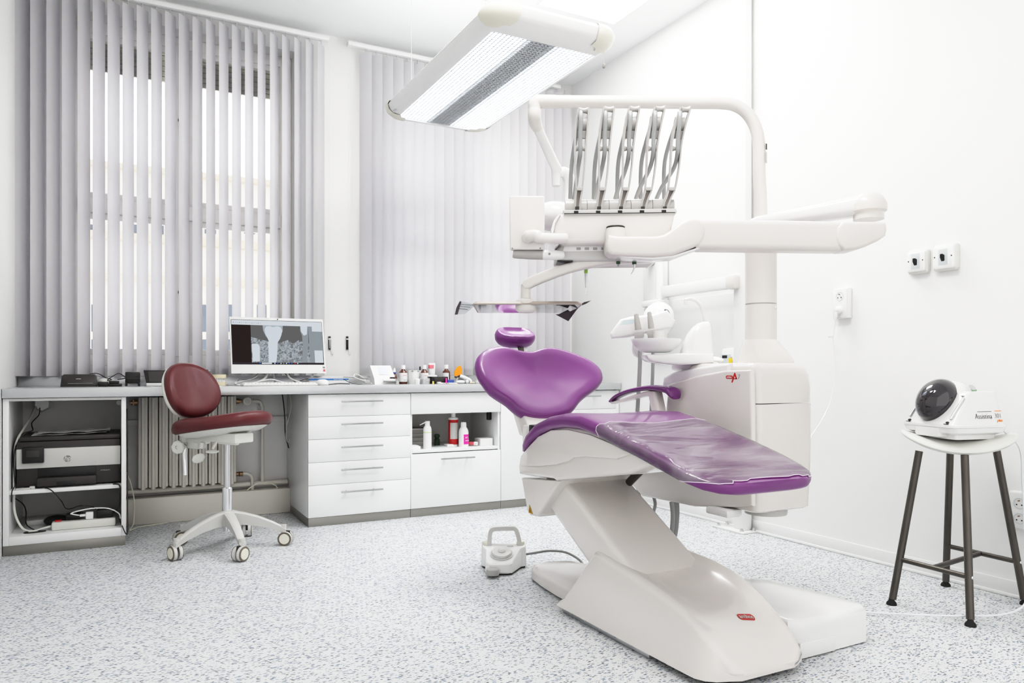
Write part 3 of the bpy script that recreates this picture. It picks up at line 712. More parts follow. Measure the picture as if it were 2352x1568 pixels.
shape('crown_image', [(.335, .885), (.555, .885), (.55, .76), (.52, .63), (.49, .55), (.40, .55), (.365, .64), (.34, .76)], 'crown')
shape('tooth_image', [(.385, .045), (.468, .045), (.485, .30), (.492, .505), (.515, .58), (.535, .68), (.545, .78), (.53, .85), (.495, .872), (.46, .855), (.44, .85), (.415, .872), (.375, .86), (.355, .80), (.36, .70), (.38, .61), (.395, .53), (.388, .5), (.388, .3)], 'tooth')
shape('implant_image', [(.215, .07), (.29, .07), (.295, .40), (.28, .455), (.26, .465), (.212, .46)], 'tooth')
shape('root_image', [(.745, .045), (.80, .045), (.83, .5), (.84, .885), (.75, .885), (.745, .78), (.765, .66), (.765, .4)], 'lgrey')
shape('root_cap_image', [(.755, .76), (.785, .67), (.82, .70), (.83, .885), (.75, .885)], 'tooth')
rect('tool_window', .895, .99, .045, .33, 'bar'); rect('tool_window', .88, .995, .77, .885, 'bar')
rect('taskbar', .005, .995, .01, .045, 'task'); rect('search_field', .31, .42, .013, .042, 'bar')
for k, (u, e) in enumerate(((.285, 'blue'), (.445, 'bar'), (.475, 'blue'), (.505, 'bar'), (.535, 'lgrey'), (.565, 'bar'), (.595, 'blue'), (.625, 'blue'), (.66, 'red'), (.69, 'bar'))): rect('taskbar_icon', u, u+.012, .017, .038, e)
for k in range(14): rect('toolbar_icon', .02+k*.022, .02+k*.022+.008, .925, .937, 'lgrey' if k % 3 else 'task')
put('webcam', MB().lathe(scr(.5, .978, 0), [(.0005, .0), (.004, .0), (.004, -.001), (.0005, -.0012)], 12, 'Y'), 'darkgrey', T)
put('red_sticker', MB().loft(sbox(.967, .993, .03, .075, 0, .0006)), 'pink', T)
put('grey_sticker', MB().loft(sbox(.965, .99, .09, .125, 0, .0006)), 'midgrey', T)
m = MB(); c0 = V(.845, MY, .9)
for s in (-1, 1): m.tube(CR([(.845+s*.05, MY+.025, .93), (.845+s*.07, MY+.02, .86), (.845+s*.15, MY-.015, .823), (.845+s*.16, MY-.03, .820)], 6), .0055, 10)
m.tube([(.845-.05, MY+.03, .95), (.845+.05, MY+.03, .95)], .006, 10); m.tube(CR([(.845-.03, MY+.04, .94), (.845, MY+.11, .83), (.845, MY+.12, .822)], 6), .0055, 10)
put('stand', m, 'ivory', T)
# keyboard and mouse
KX0, KX1 = .615, 1.03
T = thing('keyboard', 'white keyboard lying before the computer', 'keyboard', (.82, 4.46, WZ))
put('body', MB().box(KX0, KX1, 4.40, 4.53, WZ, .828, .004, xf=None), 'white', T)
m = MB(); nk = 0
for r in range(5):
    for c in range(20):
        if nk < 100: m.box(KX0+.008+c*.020, KX0+.008+c*.020+.0165, 4.409+r*.0235, 4.409+r*.0235+.019, .8275, .8335, .0015); nk += 1
kk = put('keys', m, 'white', T); kk['kind'] = 'stuff'
T = thing('computer_mouse', 'white computer mouse right of the keyboard', 'mouse', (1.07, 4.45, WZ))
put('body', MB().fan([[V(1.07+a*s, 4.455+b*s, z) for a, b in super_ring(.032, .055, 2.6, 24)] for s, z in ((.92, WZ), (1, .822), (.97, .835), (.8, .845), (.45, .850))]), 'white', T)
cable('cable', [(1.07, 4.51, .828), (1.08, 4.56, .822), (1.05, 4.60, .820), (.98, 4.62, .822), (.88, 4.60, .83), (.80, 4.60, .85), (.72, 4.60, .835), (.66, 4.62, .822), (.62, 4.60, .82), (.60, 4.62, .83), (.64, 4.66, .838), (.70, 4.70, .85), (.74, 4.72, .87)], .0035, 'white', 'white cable arching over the worktop under the computer')
cable('cable', [(.62, 4.70, .818), (.625, 4.70, .84), (.64, 4.72, .852), (.67, 4.73, .848), (.70, 4.74, .85), (.73, 4.74, .868), (.75, 4.73, .89)], .002, 'midgrey', 'thin grey wire behind the left side of the keyboard')
cable('cable', [(.90, 4.70, .885), (.94, 4.72, .85), (.98, 4.74, .83), (1.02, 4.76, .845), (1.06, 4.78, .85), (1.10, 4.78, .83)], .0022, 'black', 'thin black wire behind the right side of the computer')
cable('cable', [(1.09, 4.42, .819), (1.13, 4.45, .822), (1.17, 4.45, .825), (1.205, 4.44, .824), (1.23, 4.44, .822)], .0028, 'darkgrey', 'dark tipped cable end right of the mouse')
# box with blue print
bx0, bx1 = cx(752, 4.78), cx(800, 4.78)
T = thing('leaflet_box', 'flat white box with a blue band right of the computer', 'box', (lerp(bx0, bx1, .5), 4.8, WZ))
put('body', MB().box(1.06, bx1, 4.77, 4.85, WZ, .851, .0015), 'white', T)
put('blue_band', MB().box(1.06, bx1-.001, 4.769, 4.771, .841, .8515), 'blue', T)
text('lettering', 'Superior Aspirator', .008, (lerp(bx0, bx1, .5), 4.769, .8465), (1, 0, 0), (0, 0, 1), 'white', T)
cable('cable', [(1.245, 4.63, .85), (1.265, 4.62, .835), (1.295, 4.60, .822), (1.33, 4.60, .820)], .002, 'darkgrey', 'short stiff black wire end before the blue banded box')
solo('wire_clip', MB().ell((1.335, 4.60, .8195), (.022, .016, .0045)), 'midgrey', 'flat grey lump on the worktop right of the blue banded box', 'clip')
# apex locator
AX0, AX1, AY = cx(851, 4.62), cx(904, 4.62), 4.60
T = thing('apex_locator', 'white desk device with a tilted grey blue display', 'device', (lerp(AX0, AX1, .5), AY, WZ))
put('body', MB().loft([[V(AX0+.0, AY+.03, .935), V(AX1-.018, AY+.03, .935), V(AX1-.018, AY+.055, .935), V(AX0, AY+.055, .935)], [V(AX0+.012, AY-.02, .855), V(AX1-.002, AY-.02, .855), V(AX1-.002, AY+.06, .855), V(AX0+.012, AY+.06, .855)], [V(AX0+.012, AY-.035, WZ), V(AX1+.012, AY-.035, WZ), V(AX1+.012, AY+.065, WZ), V(AX0+.012, AY+.065, WZ)]]), 'white', T, 20)
put('display', MB().quad(V(AX0+.048, AY+.0215, .925), V(AX0+.108, AY+.0215, .925), V(AX0+.112, AY-.009, .877), V(AX0+.048, AY-.009, .877)), mat('lcd_blue', (176,190,210), .2), T, flat=True)
put('probe_holder', MB().lathe((AX0+.1, AY-.045, .842), [(.001, -.04), (.007, -.036), (.009, 0), (.009, .03), (.006, .042), (.001, .043)], 14, 'X'), 'white', T)
put('black_plug', MB().box(AX1-.04, AX1-.008, AY-.043, AY-.02, .845, .862, .003), 'darkgrey', T)
put('hook', MB().box(AX0+.065, AX0+.15, AY-.052, AY-.034, .829, .836, .003), 'midgrey', T)
cable('cable', [(1.40, 4.62, .853), (1.36, 4.64, .853), (1.30, 4.66, .86), (1.255, 4.68, .862)], .002, 'midgrey', 'thin grey wire stretched left from the white display device')
cable('cable', [(1.40, 4.59, .835), (1.37, 4.60, .838), (1.34, 4.63, .85), (1.32, 4.66, .862), (1.33, 4.68, .878), (1.36, 4.69, .872), (1.39, 4.67, .85), (1.385, 4.62, .828), (1.41, 4.58, .822)], .0035, 'ivory', 'coiled ivory cable left of the white display device')
# bottles
def bottle(name, label, x, y, r, zs, mats_, group=None, lab=None, capr=None, neck=None):
    """zs: (shoulder, neck, top)"""
    T = thing(name, label, 'bottle', (x, y, WZ), group)
    sh, nk, tp = zs
    put('body', MB().lathe((x, y, 0), [(.002, WZ), (r*.92, WZ), (r, WZ+.004), (r, sh-.012), (r*.93, sh-.002), (r*.62, nk-.010), (r*.42, nk-.003), (r*.40, nk+.004), (.002, nk+.004)], 26), mats_[0], T)
    cr = capr or r*.52
    put('cap', MB().lathe((x, y, 0), [(.002, nk), (cr, nk), (cr, tp-.002), (cr*.93, tp), (.002, tp)], 20), mats_[1], T)
    if lab: put('label', MB().lathe((x, y, 0), [(r+.0006, lab[0]), (r+.0007, lab[0]+.0005), (r+.0007, lab[1]-.0005), (r+.0006, lab[1])], 26), mats_[2], T)
    return T
Y0 = 4.64
x = cx(926, Y0); t = bottle('bottle', 'brown glass bottle with full white label right of the blue dropper bottle', x, Y0, .0275, (.895, .912, .938), ('amber', 'white', 'white'), 'brown bottles on the worktop', (.830, .888))
text('lettering', 'solution', .009, (x, Y0-.029, .874), (1, 0, 0), (0, 0, 1), 'pink', t); text('lettering', '30 ml', .007, (x, Y0-.029, .842), (1, 0, 0), (0, 0, 1), 'blue', t)
x = cx(974.5, 4.68); t = bottle('bottle', 'brown glass bottle half hidden behind the round grey tin', x, 4.68, .0275, (.895, .912, .94), ('amber', 'white', 'white'), 'brown bottles on the worktop', (.825, .888))
text('lettering', 'solution', .008, (x, 4.68-.029, .872), (1, 0, 0), (0, 0, 1), 'pink', t)
x = cx(1025, 4.72); t = bottle('bottle', 'brown glass bottle with its label turned left beside the orange shield', x, 4.72, .0262, (.90, .915, .943), ('amber', 'white', 'white'), 'brown bottles on the worktop')
put('label', MB().grid([[V(x+.0268*math.cos(a), 4.72+.0268*math.sin(a), z) for a in [math.radians(lerp(-200, -72, k/10)) for k in range(11)]] for z in (.83, .888)]), 'white', t)
x = cx(907, 4.62); t = bottle('dropper_bottle', 'small brown dropper bottle with blue collar and white tip', x, 4.63, .0195, (.865, .884, .893), ('amber', 'darkblue', 'white'), None, (.824, .848))
put('dropper_tip', MB().lathe((x, 4.63, 0), [(.008, .89), (.0095, .895), (.008, .903), (.0062, .906), (.0062, .918), (.002, .920)], 14), 'white', t)
solo('dappen_dish', MB().lathe((cx(911, 4.57), 4.57, 0), [(.002, .817), (.013, WZ), (.015, .83), (.013, .84), (.020, .848), (.022, .851), (.018, .851), (.011, .841), (.002, .84)], 22), 'lightgrey', 'small grey cup with a wide rim before the dropper bottle', 'cup')
T = thing('jar', 'frosted jar with pale lid between two brown bottles', 'jar', (cx(950, 4.62), 4.62, WZ))
x = cx(950, 4.62)
put('body', MB().lathe((x, 4.62, 0), [(.002, WZ), (.034, WZ), (.035, .818), (.036, .897), (.002, .897)], 28), 'white', T)
put('lid', MB().lathe((x, 4.62, 0), [(.002, .8975), (.037, .8975), (.037, .9035), (.03, .905), (.002, .905)], 28), 'ivory', T)
put('clip', MB().box(x-.026, x-.016, 4.582, 4.586, .895, .9035).box(x+.014, x+.024, 4.582, 4.586, .895, .9035), 'midgrey', T)
x = cx(975, 4.58)
T = thing('tin', 'low round silver tin with ridged lid', 'tin', (x, 4.575, WZ))
put('base', MB().lathe((x, 4.575, 0), [(.002, WZ), (.034, WZ), (.035, .82), (.035, .832), (.002, .832)], 30), 'steel', T)
put('lid', MB().lathe((x, 4.575, 0), [(.002, .8325), (.036, .8325), (.036, .85), (.033, .853), (.002, .853)], 30), 'steel', T)
solo('cotton_pot', MB().lathe((cx(957, 4.555), 4.545, 0), [(.001, WZ), (.016, WZ), (.018, .845), (.014, .85), (.001, .85)], 20), 'white', 'small white pot before the frosted jar', 'pot')
solo('yellow_cap', MB().lathe((cx(994, 4.56), 4.555, 0), [(.001, WZ), (.007, WZ), (.006, .832), (.001, .834)], 12), 'paleyellow', 'tiny pale yellow cap right of the silver tin', 'cap')
x = cx(992, 4.80)
T = thing('paste_tube', 'white and pink paste tube standing upside down behind the bottles', 'tube', (x, 4.8, WZ))
put('body', MB().loft([[V(x+a*w, 4.8+b*d, z) for a, b in super_ring(1, 1, 2.2, 20)] for w, d, z in ((.014, .014, .85), (.022, .018, .87), (.024, .012, .92), (.025, .002, .955))]), 'white', T)
put('cap', MB().lathe((x, 4.8, 0), [(.002, WZ), (.017, WZ), (.015, .852), (.002, .852)], 18), 'lightgrey', T)
put('pink_band', MB().loft([[V(x-.004+a*w, 4.8+b*d, z) for a, b in super_ring(1, 1, 2.2, 20)] for w, d, z in ((.0205, .0145, .918), (.0215, .0085, .942))], cap=False), 'pink', T)
T = thing('syringe_pen', 'small black tipped white pen leaning behind the second brown bottle', 'pen', (cx(966, 4.75), 4.75, WZ))
xx = cx(966, 4.75)
put('body', MB().tube([(xx-.004, 4.74, WZ+.004), (xx+.0, 4.76, .905)], .004, 10), 'white', T); put('cap', MB().tube([(xx, 4.76, .905), (xx+.002, 4.765, .93)], .005, 10), 'black', T)
x = cx(1000, 4.66)
T = thing('instrument_box', 'black box with a round white lid left of the blue box', 'box', (cx(1008, 4.66), 4.66, WZ))
put('body', MB().box(cx(988, 4.66), cx(1024, 4.66), 4.62, 4.70, WZ, .862, .003), 'black', T)
put('front_panel', MB().box(cx(998, 4.62), cx(1023, 4.62), 4.6185, 4.6205, .82, .858, .001), 'darkgrey', T)
put('white_lid', MB().lathe((cx(991, 4.67), 4.665, 0), [(.002, .8625), (.036, .8625), (.036, .872), (.03, .874), (.002, .874)], 26), 'white', T)
solo('blue_box', MB().box(cx(1027, 4.60), cx(1042, 4.60), 4.59, 4.63, .822, .842, .003), 'darkblue', 'small blue box on a white tray before the orange shield', 'box')
solo('white_tray', MB().box(cx(1028, 4.57), cx(1047, 4.57), 4.545, 4.635, WZ, .822, .002), 'white', 'thin white tray under the small blue box', 'tray')
solo('pink_tube', MB().tube([(cx(1025, 4.60), 4.60, .819), (cx(1026, 4.6), 4.61, .853)], [.006, .004], 12), 'magenta', 'little pink tube left of the blue box', 'tube')
# curing light shield
x = cx(1053, 4.68)
T = thing('light_shield', 'oval orange plastic shield standing on the worktop', 'shield', (x, 4.68, WZ))
ax = V(.38, .15, .92).normalized(); ay = V(.90, -.1, -.36).normalized()
pts = [V(x, 4.68, .895)+ax*(.044*math.cos(t))+ay*((.0255-.004*math.cos(t))*math.sin(t)) for t in [2*PI*k/30 for k in range(30)]]
put('disc', MB().prism(pts, (.0, .002, 0)), 'orange', T)
put('clip', MB().tube(CR([(x-.038, 4.66, .862), (x-.02, 4.655, .858), (x+.0, 4.655, .868), (x+.016, 4.65, .862), (x+.03, 4.65, .852)], 5), [.005, .007, .006, .006, .004], 8), 'black', T)
put('holder', MB().tube(CR([(x-.018, 4.655, .858), (x-.022, 4.66, .835), (x-.024, 4.66, WZ)], 5), [.007, .009, .012], 12), 'lightgrey', T)
put('light_guide', MB().tube(CR([(x+.0, 4.65, .866), (x+.03, 4.63, .852), (x+.05, 4.61, .84), (x+.06, 4.6, .828)], 5), [.012, .013, .011, .008], 12), 'white', T)
# scatter of small white items, each its own
items = [
 ('gauze_roll', 'white gauze pad roll before the orange shield', 1058, 4.57, 'ell', (.030, .02, .012), 'white'),
 ('cotton_roll', 'small white cotton ball right of the gauze pad', 1073, 4.58, 'ell', (.011, .011, .013), 'white'),
 ('mixing_tip', 'brown and tan striped mixing tip lying on the worktop', 1085, 4.57, 'tube', (.018, .007), 'cream'),
 ('bur_block', 'tiny pale bur block at the chair side of the worktop', 1096, 4.56, 'box', (.014, .012, .009), 'lightgrey'),
 ('glove_wrap', 'pale green wrapper behind the gauze pad', 1072, 4.64, 'ell', (.028, .02, .016), 'hosel'),
 ('scaler_tip', 'grey metal tip lying left of the white tray', 1017, 4.56, 'tube', (.018, .004), 'steel'),
 ('paper_points', 'tiny ivory packet left of the white tray', 1008, 4.555, 'box', (.012, .012, .007), 'ivory'),
 ('sponge', 'flat pale yellow pad near the purple backrest edge', 1103, 4.63, 'box', (.030, .018, .006), 'paleyellow'),
 ('wax_block', 'small white block behind the pale yellow pad', 1098, 4.72, 'box', (.016, .012, .022), 'white'),
 ('instrument_case', 'dark blue upright box behind the pale yellow pad', 1108, 4.80, 'box', (.024, .02, .05), 'darkgrey'),
]
for name, lab, px, y, kind, s, m_ in items:
    x = cx(px, y); m = MB()
    if kind == 'ell': m.ell((x, y, WZ+s[2]), s, 18, 10)
    elif kind == 'box': m.box(x-s[0], x+s[0], y-s[1], y+s[1], WZ, WZ+2*s[2], .002)
    else: m.tube([(x-s[0], y, WZ+s[1]), (x-s[0]*.2, y-.004, WZ+s[1]), (x+s[0], y-.006, WZ+s[1])], [s[1], s[1]*.9, s[1]*.5], 10)
    solo(name, m, m_, lab, 'dental supply')
x = cx(1098, 4.86)
T = thing('wire_rack', 'thin grey wire rack by the purple backrest on the worktop', 'rack', (x, 4.86, WZ))
put('wire', MB().tube([(x-.03, 4.86, .937), (x-.03, 4.86, .924), (x+.05, 4.86, .924)], .002, 6).tube([(x-.012, 4.86, .924), (x-.012, 4.86, WZ)], .002, 6).tube([(x+.03, 4.86, .924), (x+.03, 4.86, WZ)], .002, 6), 'steel', T)
put('knob', MB().ell((x+.015, 4.858, .934), (.008, .008, .006), 12, 8), 'black', T)
# canisters at the right end
x = cx(1407.5, 4.60)-.02
T = thing('canister', 'white canister with a red edged label at the right end of the worktop', 'bottle', (3.02, 4.52, WZ))
xc, yc = oY(1408, 850, 4.5).x, 4.5
rr_ = .0435
put('body', MB().fan([[V(xc+a*k, yc+b*k, z) for a, b in rrect(.094, .07, .02, 5)] for k, z in ((.97, WZ), (1, .822), (1, .965), (.9, .985), (.55, 1.0), (.35, 1.003))]), 'white', T)
put('cap', MB().lathe((xc, yc, 0), [(.002, 1.002), (.018, 1.002), (.017, 1.03), (.002, 1.032)], 18), 'white', T)
put('label', MB().box(xc-.042, xc+.036, yc-.0365, yc-.0352, .84, .955, .0003), 'lam', T)
put('red_stripe', MB().box(xc+.036, xc+.0475, yc-.0366, yc-.02, .845, .955, .001), 'pink', T)
text('lettering', 'disinfection', .016, (xc-.012, yc-.037, .898), (0, 0, -1), (1, 0, 0), 'grey7', T)
xc2 = oY(1390, 850, 4.62).x
T = thing('canister', 'plain white canister behind the red edged one', 'bottle', (xc2, 4.64, WZ))
put('body', MB().fan([[V(xc2+a*k, 4.64+b*k, z) for a, b in rrect(.11, .08, .02, 5)] for k, z in ((.97, WZ), (1, .822), (1, .94), (.9, .955), (.4, .97))]), 'glossw', T)
put('grey_label', MB().box(xc2-.02, xc2+.056, 4.5985, 4.6, .85, .93), 'lightgrey', T)
# ------------------------------------------------------------------ bottles in the niche
NZ = .411
def nx(px, Y=4.42): return oY(px, 1000, Y).x
x = nx(979); y = 4.40
T = thing('spray_bottle', 'white spray can with a thin nozzle arm in the open compartment', 'bottle', (x, y, NZ))
put('body', MB().lathe((x, y, 0), [(.002, NZ), (.026, NZ), (.0265, .415), (.0265, .53), (.024, .545), (.015, .558), (.002, .558)], 26), 'white', T)
put('cap', MB().lathe((x, y, 0), [(.002, .556), (.0165, .556), (.0155, .585), (.002, .586)], 20), 'white', T)
put('nozzle', MB().tube([(x-.014, y-.005, .578), (x-.055, y-.01, .562)], [.004, .002], 8), 'white', T)
put('green_line', MB().lathe((x, y, 0), [(.0266, .513), (.0269, .5135), (.0269, .5165), (.0266, .517)], 26), 'lime', T)
x = nx(1041, 4.47); y = 4.47
T = thing('bottle', 'tall white bottle with red and white label in the open compartment', 'bottle', (x, y, NZ), 'bottles in the open compartment')
put('body', MB().lathe((x, y, 0), [(.002, NZ), (.031, NZ), (.0315, .416), (.0315, .588), (.028, .596), (.014, .6), (.002, .6)], 26), 'white', T)
put('pump', MB().lathe((x, y, 0), [(.002, .599), (.0145, .599), (.0135, .632), (.002, .632)], 18), 'white', T)
put('label', MB().lathe((x, y, 0), [(.0318, .424), (.0321, .4245), (.0321, .5835), (.0318, .584)], 26), 'redpl', T)
put('label_panel', MB().grid([[V(x+.0324*math.cos(a), y+.0324*math.sin(a), z) for a in [math.radians(lerp(-150, -20, k/10)) for k in range(11)]] for z in (.46, .565)]), 'lightgrey', T)
x = nx(1064, 4.42); y = 4.415
T = thing('bottle', 'white bottle with a bright pink label in the open compartment', 'bottle', (x, y, NZ), 'bottles in the open compartment')
put('body', MB().lathe((x, y, 0), [(.002, NZ), (.0315, NZ), (.032, .416), (.032, .505), (.028, .522), (.017, .54), (.002, .54)], 26), 'white', T)
put('cap', MB().lathe((x, y, 0), [(.002, .538), (.0185, .538), (.019, .555), (.0165, .569), (.002, .57)], 20), 'white', T)
put('pink_label', MB().grid([[V(x+.0324*math.cos(a), y+.0324*math.sin(a), z) for a in [math.radians(lerp(-112, -5, k/10)) for k in range(11)]] for z in (.428, .492)]), 'magenta', T)
text('lettering', 'N°1', .014, (x+.008, y-.0335, .471), (1, .12, 0), (0, 0, 1), 'white', T); text('lettering', 'solution', .009, (x+.010, y-.0335, .452), (1, .12, 0), (0, 0, 1), 'white', T)
for k, (z0, z1, xr, dy, lab, mm_) in enumerate(((.411, .437, 1.80, 0, 'lowest flat grey box of the stack in the open compartment', 'lightgrey'), (.4375, .462, 1.79, .01, 'second flat grey box of the stack in the open compartment', 'lightgrey'), (.4625, .486, 1.805, .004, 'third flat grey box of the stack in the open compartment', 'greyplastic'), (.4865, .524, 1.82, .0, 'topmost grey box of the stack in the open compartment', 'greyplastic'))):
    T = thing('storage_box', lab, 'box', (1.72, 4.67, z0), 'flat boxes in the open compartment')
    put('body', MB().box(1.63, xr, 4.60+dy, 4.74+dy, z0, z1, .002), mm_, T)
    put('lid_edge', MB().box(1.629, xr+.001, 4.599+dy, 4.741+dy, z1-.006, z1-.0005, .001), 'laminner', T)
    if k == 3: put('sticker', MB().box(1.665, 1.68, 4.5983, 4.5995, .492, .518), 'white', T)
solo('paper_box', MB().box(1.599, 1.655, 4.36, 4.43, NZ, .432, .0015).box(1.599, 1.645, 4.362, 4.43, .4325, .438, .001), 'white', 'white packet at the left front of the open compartment', 'box')
solo('paper_box', MB().box(2.085, 2.175, 4.40, 4.49, NZ, .458, .002), 'white', 'white cardboard box at the right of the open compartment', 'box')
T = thing('small_tube', 'small pink and white tube lying before the white cardboard box', 'tube', (2.06, 4.41, NZ))
put('body', MB().tube([(2.01, 4.46, .427), (2.05, 4.42, .427)], .011, 12), 'pink', T); put('cap', MB().tube([(2.05, 4.42, .427), (2.065, 4.405, .427)], .012, 12), 'white', T)
solo('sachet', MB().box(1.86, 1.905, 4.42, 4.48, NZ, .428, .003), 'white', 'white and red packet left of the tall red labelled bottle', 'packet')
solo('flat_packet', MB().box(1.74, 1.85, 4.39, 4.50, NZ, .418, .003), 'hosel', 'flat clear packet between the spray can and the red labelled bottle', 'packet')
solo('small_jar', MB().lathe((2.05, 4.56, 0), [(.002, NZ), (.024, NZ), (.025, .44), (.018, .455), (.022, .456), (.022, .478), (.002, .479)], 20), 'greyplastic', 'small grey jar in shadow behind the pink labelled bottle', 'jar')
solo('small_jar', MB().lathe((1.845, 4.56, 0), [(.002, NZ), (.018, NZ), (.018, .452), (.012, .46), (.02, .47), (.016, .485), (.002, .488)], 20), 'green', 'small dark green topped jar beside the stacked grey boxes', 'jar')
# cord cleats between the windows
for (px, lab) in ((756.5, 'black and silver clip on the wall pier by the computer'), (797, 'black clip on the wall pier left of the second blind')):
    a = oY(px, 772, YB); b = oY(px, 803, YB); x = a.x
    T = thing('cord_clip', lab, 'clip', (x, YB, b.z), 'clips on the wall pier')
    put('body', MB().box(x-.0075, x+.0075, YB-.012, YB, b.z, a.z, .003), 'black', T)
    if px < 780: put('silver_core', MB().box(x-.0025, x+.0025, YB-.0135, YB-.011, b.z+.008, a.z-.012, .001), 'chrome', T)
    put('silver_ring', MB().box(x-.008, x+.008, YB-.0135, YB-.011, a.z-.024, a.z-.016, .001), 'chrome', T)
    put('hook', MB().tube(CR([(x+.01, YB-.004, b.z+.0), (x+.012, YB-.004, b.z-.03), (x+.022, YB-.004, b.z-.034), (x+.024, YB-.004, b.z-.02)], 5), .0014, 6), 'clear', T)
# ================================================================== burgundy operator stool
SC = V(.482, 4.008, 0); fa = math.radians(-60); FD = V(math.cos(fa), math.sin(fa), 0); SD = V(-math.sin(fa), math.cos(fa), 0); UP = V(0, 0, 1)
T = thing('operator_stool', 'burgundy leatherette rolling stool with low backrest at the worktop', 'stool', SC)
SEAT = SC+FD*.012+V(-.02, .0, 0)
def sp(a, b, z): return SEAT+FD*a+SD*b+UP*z
def srise(a): return .012+.035*a/.25
rings = []
for s, z in ((.80, .592), (.93, .594), (.985, .604), (1.0, .622), (.985, .640), (.94, .654), (.86, .661), (.6, .660), (.3, .657)):
    ring = []
    for a, b in super_ring(.25, .205, 2.5, 44):
        aa, bb = a*s, b*s*(1-.10*a/.25)
        ring.append(sp(aa, bb, z+srise(aa)+.006*math.cos(3*math.atan2(b, a))*(1 if z > .63 and s > .5 else 0)*.6))
    rings.append(ring)
put('seat', MB().fan(rings), 'burg', T, 60)
rings = []
for s, z in ((.55, .565), (.8, .574), (.95, .592), (.9, .60)):
    rings.append([sp(a*s, b*s*(1-.1*a/.25), z+srise(a*s)) for a, b in super_ring(.235, .19, 2.5, 36)])
put('seat_shell', MB().fan(rings), 'ivory', T, 60)
# backrest
RR = V(CY, -SY, 0)
BC = SEAT-FD*.205-RR*.058+UP*.797
tl_ = math.radians(23); BN = (FD*math.cos(tl_)+UP*math.sin(tl_)); BU = (UP*math.cos(tl_)-FD*math.sin(tl_))
def bp(s, u, n): # s sideways, u up, n forwards; gentle wrap
    return BC+SD*s+BU*u+BN*(n+.055*(abs(s)/.19)**2)
def bring(k, n, e=2.4, w=.150, h=.150):
    out = []
    for s, u in super_ring(w, h, e, 44):
        wd = 1.0-.14*max(0, u/h)+.05*max(0, -u/h)
        out.append(bp(s*k*wd, u*k, n))
    return out
put('backrest', MB().fan([bring(.90, -.016), bring(.985, -.006), bring(1.0, .010), bring(.975, .028), bring(.90, .040), bring(.70, .044), bring(.35, .041)]), 'burg', T, 60)
put('back_shell', MB().fan([bring(.45, -.050), bring(.8, -.046), bring(.95, -.034), bring(1.0, -.016), bring(.965, -.004)]), 'ivory', T, 60)
# chrome back bar
b0 = SEAT-FD*.225-RR*.068
put('back_bar', MB().tube(CR([BC-BU*.05-BN*.045, BC-BU*.13-BN*.04, b0+UP*.60, b0+UP*.50+FD*.004, b0+UP*.36+FD*.012], 6), .0125, 14), 'chrome', T)
def obox(c, h, ax, bev=.006):
    mtx = Matrix((ax[0], ax[1], ax[2])).transposed().to_4x4(); mtx.translation = c
    return mtx, h
def ob(mb, c, h, ax, bev=.006):
    mt = Matrix((ax[0], ax[1], ax[2])).transposed().to_4x4(); mt.translation = c
    mb.box(-h[0], h[0], -h[1], h[1], -h[2], h[2], bev, xf=mt); return mb
AX = (FD, SD, UP)
m = ob(MB(), SEAT+FD*.02-SD*.02+UP*.572, (.16, .055, .024), AX, .008)
ob(m, SEAT+FD*.10-SD*.055+UP*.565, (.075, .012, .026), AX, .008); ob(m, SEAT-FD*.10-SD*.06+UP*.555, (.055, .014, .02), AX, .006)
mech = put('tilt_mechanism', m, 'ivory', T)
ob2 = ob(MB(), SEAT-FD*.17-SD*.04+UP*.533, (.05, .03, .03), AX, .012)
put('back_bracket', ob2, 'ivory', T)
put('back_arm', ob(MB(), SEAT-FD*.19-RR*.045+UP*.548, (.05, .028, .022), AX, .006), 'ivory', T)
kc = SEAT-FD*.20-SD*.09-RR*.030+UP*.513
vd = (EYE-kc).normalized(); hd = (-SD*.8+FD*.35).normalized()
def disc(mb, c, d, prof, seg=20):
    d = Vector(d).normalized(); a = d.orthogonal().normalized(); b = d.cross(a)
    return mb.loft([[c+(a*math.cos(2*PI*k/seg)+b*math.sin(2*PI*k/seg))*r+d*h for k in range(seg)] for r, h in prof])
put('adjusting_knob', disc(MB(), kc, hd, [(.012, -.03), (.022, -.012), (.034, -.010), (.036, .004), (.032, .010), (.010, .011), (.009, .004), (.002, .004)], 8), 'ivory', T)
put('knob_stem', MB().cyl(kc-hd*.012, kc-hd*.06, .011, None, 12), 'ivory', T)
p0 = SEAT-FD*.06-SD*.085+UP*.545
put('tilt_lever', MB().tube([p0, p0-UP*.03-FD*.008], [.010, .010], 10).ell(p0-UP*.082-FD*.028, (.027, .027, .012), 18, 8, xf=Matrix.Rotation(fa, 3, 'Z') @ Matrix.Rotation(math.radians(110), 3, 'Y') @ Matrix.Rotation(math.radians(90), 3, 'Z') @ Matrix.Diagonal((1.35, 1, .6))), 'ivory', T)
p1 = SEAT+FD*.035-SD*.095+UP*.55
put('height_lever', MB().tube([p1+UP*.01+SD*.03, p1-UP*.035], .007, 10).ell(p1-UP*.045, (.031, .031, .0095), 22, 10), 'ivory', T)
put('piston', MB().cyl(SC+UP*.29, SC+UP*.56, .0155, None, 18), 'steel', T)
put('gas_column', MB().lathe(SC, [(.002, .09), (.0185, .09), (.0195, .095), (.0195, .19), (.024, .195), (.0245, .308), (.021, .313), (.002, .313)], 24), 'chrome', T)
put('base_hub', MB().lathe(SC, [(.021, .115), (.034, .118), (.042, .135), (.044, .178), (.036, .192), (.025, .196), (.021, .19)], 28), 'lightgrey', T)
CA = [(.240, 3.873), (.515, 3.728), (.751, 3.965), (.612, 4.255), (.291, 4.218)]
